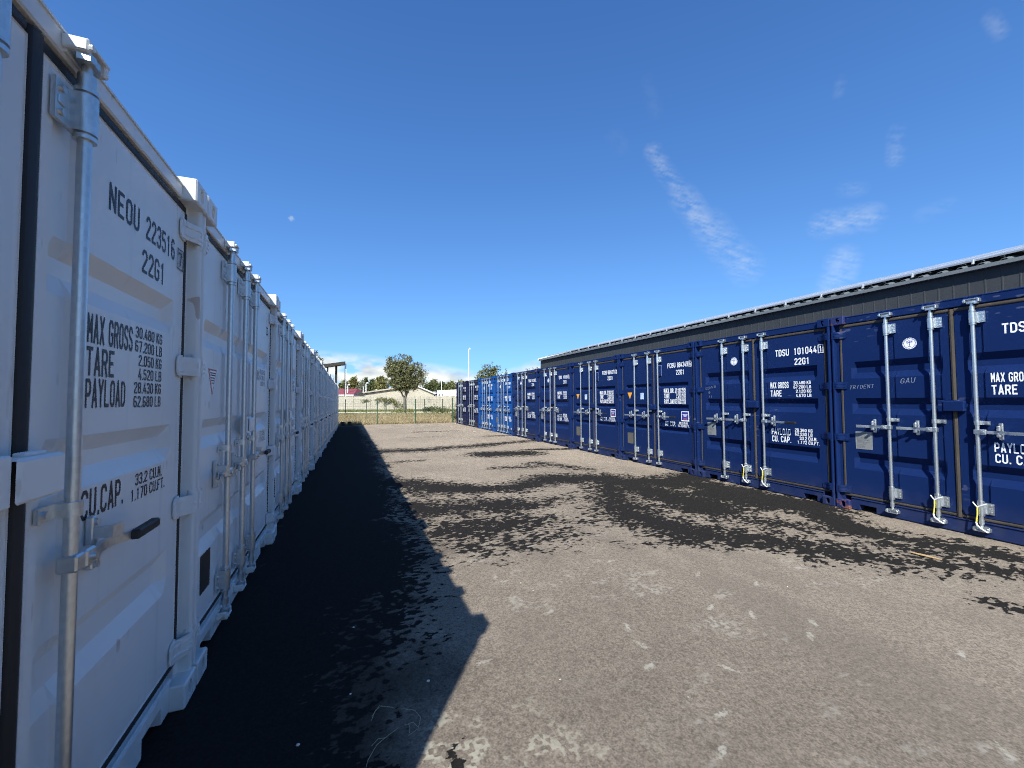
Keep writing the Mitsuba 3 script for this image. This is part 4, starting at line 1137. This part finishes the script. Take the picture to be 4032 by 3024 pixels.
key = tag(numbered('concrete_wall'), 'stained pale concrete panel wall beyond the gravel track', 'wall')
a0, a1 = wsite(0), wsite(1)
wdir = (a1 - a0) / np.linalg.norm(a1 - a0)
wn = np.array([-wdir[1], wdir[0], 0])
ang = math.degrees(math.atan2(wdir[1], wdir[0]))
post = P(MB().box(-.12, .12, -.12, .12, -.05, 2.20, .02))
pan = [P(MB().box(.125, 2.575, -.05 + j, .05 + j, 0, .535, .015)) for j in (0, .012, -.010)]
coping = P(MB().box(.125, 2.575, -.08, .08, 0, .06, .012))
rw = random.Random(4)
n = 0
for b in range(18):
    q = wsite(-12 + b * 2.7)
    M0 = T().translate([float(q[0]), float(q[1]), 0]).rotate([0, 0, 1], ang)
    scene[key + '__post' + (f'_{b:03d}' if b else '')] = {**post, 'bsdf': {'type': 'ref', 'id': 'concrete'}, 'to_world': M0}
    for c in range(4):
        scene[key + '__panel' + (f'_{n:03d}' if n else '')] = {**rw.choice(pan), 'bsdf': {'type': 'ref', 'id': 'concrete'}, 'to_world': M0 @ T().translate([0, 0, .0 + c * .54 - .03])}
        n += 1
plant('creeper', wsite(-1.9) - np.array([0, 0, 0]) - rz(0, .32), [lob(-2.4, 1.62, 1.1, .22, 1, 0, .12), lob(0, 1.65, 1.3, .3, 1.2, 0, .14), lob(1.4, 1.55, .9, .45, 1, 0, .14), lob(2.4, 1.2, 1.0, .55, .7, 0, .12), lob(3.3, .9, .6, .6, .5, 0, .12), lob(.4, 1.1, .5, .4, .5, 0, .12)], 900, .10, ((.13, .14, .05), (.27, .25, .11)), 'dry green creeper trailing along the top of the concrete wall', 'creeper', None, None, (), 95, .8)


# ------------------------------------------------------------------ buildings beyond the wall
def facade(key, sub, poly, d0, depth, bsdf, turn=0., px=0.):
    """outline in (r, z) at distance d0 ahead, extruded away by depth"""
    m = trimesh.creation.extrude_polygon(Polygon(poly), depth, engine='earcut')
    v = np.array(m.vertices)
    c, s = math.cos(turn), math.sin(turn)
    w = np.array([rz(px + (x - px) * c - dd * s, d0 + (x - px) * s + dd * c, z) for x, z, dd in v])
    f = np.array(m.faces)[:, ::-1]
    k = key + '__' + sub
    scene[numbered(k)] = {**ply((w, f)), 'bsdf': {'type': 'ref', 'id': bsdf}}


def R_(u, d):
    return (u - 2016) * d / 1639.7


def Zv(v, d, u=1600):
    return 1.4753 + (1574.5 - v) * d / 1639.7


d = 84.
key = tag(numbered('cream_building'), 'long cream rendered building with a low pitched roof behind the wall', 'building')
xl, xa, xr_, zl, za, zr = R_(1428, d), R_(1640, d), R_(1709, d), Zv(1552, d), Zv(1520, d), Zv(1550, d)
facade(key, 'wall', [(xl, 0), (xr_, 0), (xr_, zr), (xa, za), (xl, zl)], d, 14, 'cream_render', .20, xr_)
facade(key, 'roof', [(xl - .5, zl + .02), (xa, za + .05), (xa, za + .30), (xl - .5, zl + .28)], d - .45, 15, 'concrete', .20, xr_)
facade(key, 'roof', [(xa + .01, za + .05), (xr_ + .35, zr - .09), (xr_ + .35, zr + .13), (xa + .01, za + .30)], d - .45, 15, 'white_metal', .20, xr_)
facade(key, 'chimney', [(R_(1464, d), zl + .1), (R_(1470, d), zl + .1), (R_(1470, d), Zv(1529, d)), (R_(1464, d), Zv(1529, d))], d + 4, .5, 'cream_render', .20, xr_)
d = 92.
key = tag(numbered('white_building'), 'flat roofed white building behind the right part of the wall', 'building')
facade(key, 'wall', [(R_(1721, d), 0), (R_(1830, d), 0), (R_(1830, d), Zv(1533, d)), (R_(1721, d), Zv(1536.5, d))], d, 12, 'white_render')
for u0, u1, v0, v1 in ((1726.5, 1732, 1549, 1558), (1739, 1743.5, 1549, 1558), (1750, 1767, 1557.5, 1561), (1776, 1793, 1557.5, 1561)):
    facade(key, 'window', [(R_(u0, d), Zv(v1, d)), (R_(u1, d), Zv(v1, d)), (R_(u1, d), Zv(v0, d)), (R_(u0, d), Zv(v0, d))], d - .04, .06, 'plate_ink')
facade(key, 'parapet', [(R_(1720.5, d), Zv(1537.5, d)), (R_(1830, d), Zv(1534, d)), (R_(1830, d), Zv(1532.6, d)), (R_(1720.5, d), Zv(1536, d))], d - .1, 12.2, 'white_render')
d = 96.
key = tag(numbered('lean_to'), 'small grey roofed lean-to between the cream and white buildings', 'shed')
facade(key, 'wall', [(R_(1704, d), 0), (R_(1721, d), 0), (R_(1721, d), Zv(1551, d)), (R_(1704, d), Zv(1551, d))], d, 5, 'plate_ink')
facade(key, 'roof', [(R_(1702, d), Zv(1551, d)), (R_(1723, d), Zv(1550, d)), (R_(1717, d), Zv(1541, d)), (R_(1704, d), Zv(1541, d))], d - .3, 6, 'steel_grey')
d = 85.
key = tag(numbered('red_roofed_house'), 'low white house with a dark red tiled hip roof behind the wall', 'house')
facade(key, 'wall', [(R_(1230, d), 0), (R_(1394, d), 0), (R_(1394, d), Zv(1551, d)), (R_(1230, d), Zv(1551, d))], d, 9, 'white_render')
x0, x1, z0, z1 = R_(1226, d), R_(1396, d), Zv(1551.5, d), Zv(1526, d)
V = np.array([rz(x, dd, z) for x, dd, z in ((x0, d - .5, z0), (x1, d - .5, z0), (x1, d + 9.5, z0), (x0, d + 9.5, z0), (R_(1374, d), d + 4.5, z1), (x0 + 1.2, d + 4.5, z1))])
scene[key + '__roof'] = {**P(MB().add(V, [[0, 1, 4], [0, 4, 5], [1, 2, 4], [2, 3, 5], [2, 5, 4], [3, 0, 5]])), 'bsdf': {'type': 'ref', 'id': 'red_tile'}}
facade(key, 'eave', [(x0, z0 - .22), (x1, z0 - .22), (x1, z0 - .01), (x0, z0 - .01)], d - .52, .3, 'white_render')

# steel canopy behind the far end of the left row
d = 71.
key = tag(numbered('steel_canopy'), 'dark mono pitch canopy on posts behind the far end of the left row', 'canopy')
facade(key, 'roof', [(R_(1215, d), Zv(1444, d)), (R_(1358, d), Zv(1420, d)), (R_(1358, d), Zv(1427, d)), (R_(1215, d), Zv(1451, d))], d, 5, 'canopy_dark', .40, R_(1358, d))
facade(key, 'fascia', [(R_(1215, d), Zv(1451.5, d)), (R_(1356, d), Zv(1427.5, d)), (R_(1356, d), Zv(1431, d)), (R_(1215, d), Zv(1461, d))], d - .13, .12, 'canopy_dark', .40, R_(1358, d))
for u0, u1, v1, dd, bs in ((1279, 1286, 1440, 1.2, 'timber_dark'), (1310.5, 1318.5, 1434, 1.2, 'timber_dark'), (1351, 1354, 1427, .6, 'canopy_dark'), (1354.6, 1356.8, 1427, .62, 'white_metal')):
    facade(key, 'column', [(R_(u0, d), 0), (R_(u1, d), 0), (R_(u1, d), Zv(v1, d)), (R_(u0, d), Zv(v1, d))], d + dd, .25, bs, .40, R_(1358, d))

# lamp posts
for u, vt, d, w, arm, lab in ((1369, 1513, 86, .10, 8, 'short white lamp post over the red roof'), (1441, 1506, 82, .10, 9, 'white lamp post with bent arm over the cream building'), (1430, 1519, 82, .07, 0, 'plain white pole beside the bent arm lamp post'),
                              (1738, 1483, 95, .10, 8, 'white lamp post rising behind the white building'), (1845, 1374, 62, .11, 7, 'tall white lamp post behind the far end of the right row')):
    key = tag(numbered('lamp_post'), lab, 'lamp post')
    q = site(R_(u, d), d)
    top = Zv(vt, d)
    m = MB().tube([q + [0, 0, 0], q + [0, 0, top - .25]] + ([q + [0, 0, top - .05], q + rz(R_(2016 + arm * .35, d), 0, top)] if arm else [q + [0, 0, top]]), [w, w * .8] + ([w * .7, w * .55] if arm else [w * .7]), 8)
    scene[key + '__pole'] = {**P(m, 40), 'bsdf': {'type': 'ref', 'id': 'white_metal'}}
    if arm:
        e = q + rz(R_(2016 + arm, d), 0, top)
        s_ = q + rz(R_(2016 + arm * .3, d), 0, top)
        m = MB().tube([s_ + [0, 0, .0], e + [0, 0, .06]], [.12, .17], 8)
        scene[key + '__lamp_head'] = {**P(m, 40), 'bsdf': {'type': 'ref', 'id': 'white_metal'}}

# ------------------------------------------------------------------ long steel shed with solar panels behind the right row
key = tag(numbered('steel_shed'), 'long dark grey corrugated shed with solar panels behind the right row', 'shed')
WX, EX, RX = 12.50, 12.40, 18.6          # wall, eave, ridge
ZE, ZR = 4.275, 5.88
Y0, Y1 = -9.0, 26.45
v, q = [], []
ys = []
y = Y0
while y < Y1 - .25:
    ys += [(y, 0), (y + .212, 0), (y + .220, .006), (y + .240, .006)]
    y += .25
ys.append((Y1, 0))
for y, dd in ys:
    v += [[WX - dd, y, 0], [WX - dd, y, 4.20]]
q = np.array([[2 * i, 2 * i + 1, 2 * i + 3, 2 * i + 2] for i in range(len(ys) - 1)])
scene[key + '__front_wall'] = {**P(MB().add(v, q)), 'bsdf': {'type': 'ref', 'id': 'shed_steel'}}
for i, (ya, yb) in enumerate(((Y1 - .10, Y1 - .01), (Y0 + .01, Y0 + .10))):
    m = MB().prism([(WX + .02, 0), (24.6, 0), (24.6, 4.2), (RX, ZR - .05), (WX + .02, 4.22)], ya, yb, 'y')
    scene[key + '__gable_wall' + ('_001' if i else '')] = {**P(m), 'bsdf': {'type': 'ref', 'id': 'shed_steel'}}
scene[key + '__rear_wall'] = {**P(MB().box(24.5, 24.6, Y0 + .1, Y1 - .1, 0, 4.2)), 'bsdf': {'type': 'ref', 'id': 'shed_steel'}}
# trapezoid roof sheets: profile along y, seen scalloped at the eave
v, q = [], []
prof = []
y = Y0 - .1
while y < Y1 + .02:
    prof += [(y, 0), (y + .20, 0), (y + .235, .045), (y + .30, .045), (y + .333, 0)]
    y += .333
for y, dz in prof:
    v += [[EX, y, ZE + dz], [RX, y, ZR + dz], [24.8, y, 4.24 + dz], [EX, y, ZE + dz - .012]]
q = []
for i in range(len(prof) - 1):
    a, b = 4 * i, 4 * (i + 1)
    q += [[a, a + 1, b + 1, b], [a + 1, a + 2, b + 2, b + 1], [a + 3, a, b, b + 3]]
scene[key + '__roof'] = {**P(MB().add(v, q)), 'bsdf': {'type': 'ref', 'id': 'roof_sheet'}}
m = MB().prism([(EX - .035, ZE - .004), (EX - .045, ZE - .004), (EX - .045, ZE - .080), (EX + .060, ZE - .080), (EX + .060, ZE - .01), (EX + .050, ZE - .01), (EX + .050, ZE - .070), (EX - .035, ZE - .070)], 0, Y1 - Y0 + .1, 'z')
vv, ff = m.mesh()
vv = np.stack([vv[:, 0], Y0 - .05 + vv[:, 2], vv[:, 1]], 1)
scene[key + '__gutter'] = {**ply((vv, ff[:, ::-1])), 'bsdf': {'type': 'ref', 'id': 'gutter_grey'}}
sl = (ZR - ZE) / (RX - EX)
L = math.hypot(RX - EX, ZR - ZE)
m = MB()
m.add([[EX - .05, Y1 + .12, ZE - .06], [EX - .05, Y1 + .15, ZE - .06], [EX - .05, Y1 + .15, ZE + .09], [EX - .05, Y1 + .12, ZE + .09], [RX, Y1 + .12, ZR - .06], [RX, Y1 + .15, ZR - .06], [RX, Y1 + .15, ZR + .09], [RX, Y1 + .12, ZR + .09]],
      [[0, 1, 2, 3], [4, 7, 6, 5], [0, 4, 5, 1], [1, 5, 6, 2], [2, 6, 7, 3], [3, 7, 4, 0]])
scene[key + '__verge_trim'] = {**P(m), 'bsdf': {'type': 'ref', 'id': 'white_metal'}}
slope = math.degrees(math.atan(sl))
glass = P(MB().box(.035, 1.665, .035, .985, .034, .040))
fr = MB()
for x0_, x1_, y0_, y1_ in ((0, 1.70, 0, .034), (0, 1.70, .986, 1.02), (0, .034, .0345, .9855), (1.666, 1.70, .0345, .9855)):
    fr.box(x0_, x1_, y0_, y1_, 0, .042, .003)
fr = P(fr)
n = 0
for r_ in range(3):
    for c in range(32):
        y = Y0 + 1.2 + c * 1.04
        x = EX + .18 + r_ * 1.74 * math.cos(math.radians(slope))
        M = T().translate([x, y, ZE + sl * (x - EX) + .105]).rotate([0, 1, 0], -slope)
        sfx = f'_{n:03d}' if n else ''
        scene[key + '__solar_panel' + sfx] = {**glass, 'bsdf': {'type': 'ref', 'id': 'solar_glass'}, 'to_world': M}
        scene[key + '__solar_panel' + sfx + '__frame'] = {**fr, 'bsdf': {'type': 'ref', 'id': 'aluminium'}, 'to_world': M}
        n += 1
cl = P(MB().box(-.03, .02, -.018, .018, -.05, .045, .006).box(-.06, -.02, -.012, .012, -.06, -.04, .004))
for c in range(33):
    y = Y0 + 1.2 + c * 1.04 - .01
    x = EX + .17
    scene[key + '__panel_clamp' + (f'_{c:03d}' if c else '')] = {**cl, 'bsdf': {'type': 'ref', 'id': 'aluminium'}, 'to_world': T().translate([x, y, ZE + sl * (x - EX) + .10])}

# ------------------------------------------------------------------ small things on the ground
for i, (x, y, a, lab) in enumerate(((-.40, 30.02, .1, 'dark block at the shaded end of the yard, nearer the left row'), (.02, 30.12, -.05, 'dark block at the shaded end of the yard, nearer the sunlit part'))):
    m = MB().box(-.12, .12, -.10, .10, 0, .29, .012)
    m.box(-.15, .15, -.12, .12, 0, .04, .008)
    put('wheel_block', P(m), 'timber_dark', T().translate([x, y, float(fall(x, y)) - .03]).rotate([0, 0, 1], math.degrees(a)))
    tag('wheel_block' if not i else f'wheel_block_{i:03d}', lab, 'block')
for i, (r_, d_, L_, lab) in enumerate(((-9.55, 28.55, .95, 'leftmost dark plank at the foot of the mesh fence'), (-8.72, 28.5, .60, 'middle dark plank at the foot of the mesh fence'), (-8.05, 28.4, .46, 'rightmost dark plank at the foot of the mesh fence'))):
    m = MB().box(-L_ / 2, L_ / 2, -.06, .06, 0, .07, .01)
    m.box(-L_ / 2 + .06, -L_ / 2 + .20, -.05, .05, .07, .10, .01)
    q = site(r_, d_)
    put('plank', P(m), 'timber_dark', T().translate([float(q[0]), float(q[1]), float(land(q[0], q[1])) + .015]).rotate([0, 0, 1], -math.degrees(YAW) - 6 + 2 * i))
    tag('plank' if not i else f'plank_{i:03d}', lab, 'plank')
m = MB()
for pts in ([(.111, 2.099), (.148, 2.148), (.222, 2.125), (.304, 2.069), (.321, 1.999), (.302, 1.952), (.257, 1.929)], [(.262, 1.937), (.267, 1.976), (.240, 2.003), (.184, 1.968), (.123, 1.914), (.086, 1.864), (.078, 1.833)], [(.304, 1.955), (.285, 1.985), (.262, 2.0)], [(.148, 2.148), (.128, 2.12), (.106, 2.075)], [(.16, 1.95), (.13, 1.945), (.10, 1.93)]):
    m.tube([(x, y, .004 + .008 * math.sin(2 * i)) for i, (x, y) in enumerate(pts)], .0011, 5)
tag(put('grass_stalk', P(m), 'dry_stalk'), 'thin bent dry grass stalk lying on the shaded asphalt', 'stalk')
m = MB().prism([(-.095, 0), (-.03, .018), (.06, .014), (.12, .002), (.05, -.010), (-.05, -.012)], 0, .006, 'z')
tag(put('bark_strip', P(m), 'wood_chip', T().translate([4.985, 2.27, .012]).rotate([0, 0, 1], -70).rotate([0, 1, 0], 4)), 'brown strip of bark on the asphalt near the navy container at right', 'bark')
m = MB().man(m3.Manifold.sphere(.035, 12).scale([1.3, .9, .35]))
tag(put('paper_scrap', P(m), 'white_print', T().translate([5.547, 19.17, .01 + float(fall(5.5, 19.2))])), 'white scrap on the yard before the dark navy containers', 'litter')
g = np.random.default_rng(12)
peb = []
for x, y, s in [(.40, 2.25, .008), (-.19, 2.05, .007), (-.27, 1.95, .005), (-.30, 1.62, .006), (.04, 2.95, .006), (.02, 2.30, .005), (6.30, 2.44, .012)] + [(float(a), float(b), float(c)) for a, b, c in zip(g.uniform(.6, 4.5, 12), g.uniform(1.2, 5.5, 12), g.uniform(.002, .005, 12))]:
    q = m3.Manifold.sphere(s, 10).scale([1.2, .9, .7]).translate([x, y, s * .5])
    peb.append(q)
for i, q in enumerate(peb):
    k = put('pebble', P(MB().man(q), 40), 'pebble_pale')
    tag(k, 'tiny pale pebble lying on the asphalt of the yard', 'pebble', 'tiny pebbles on the yard')
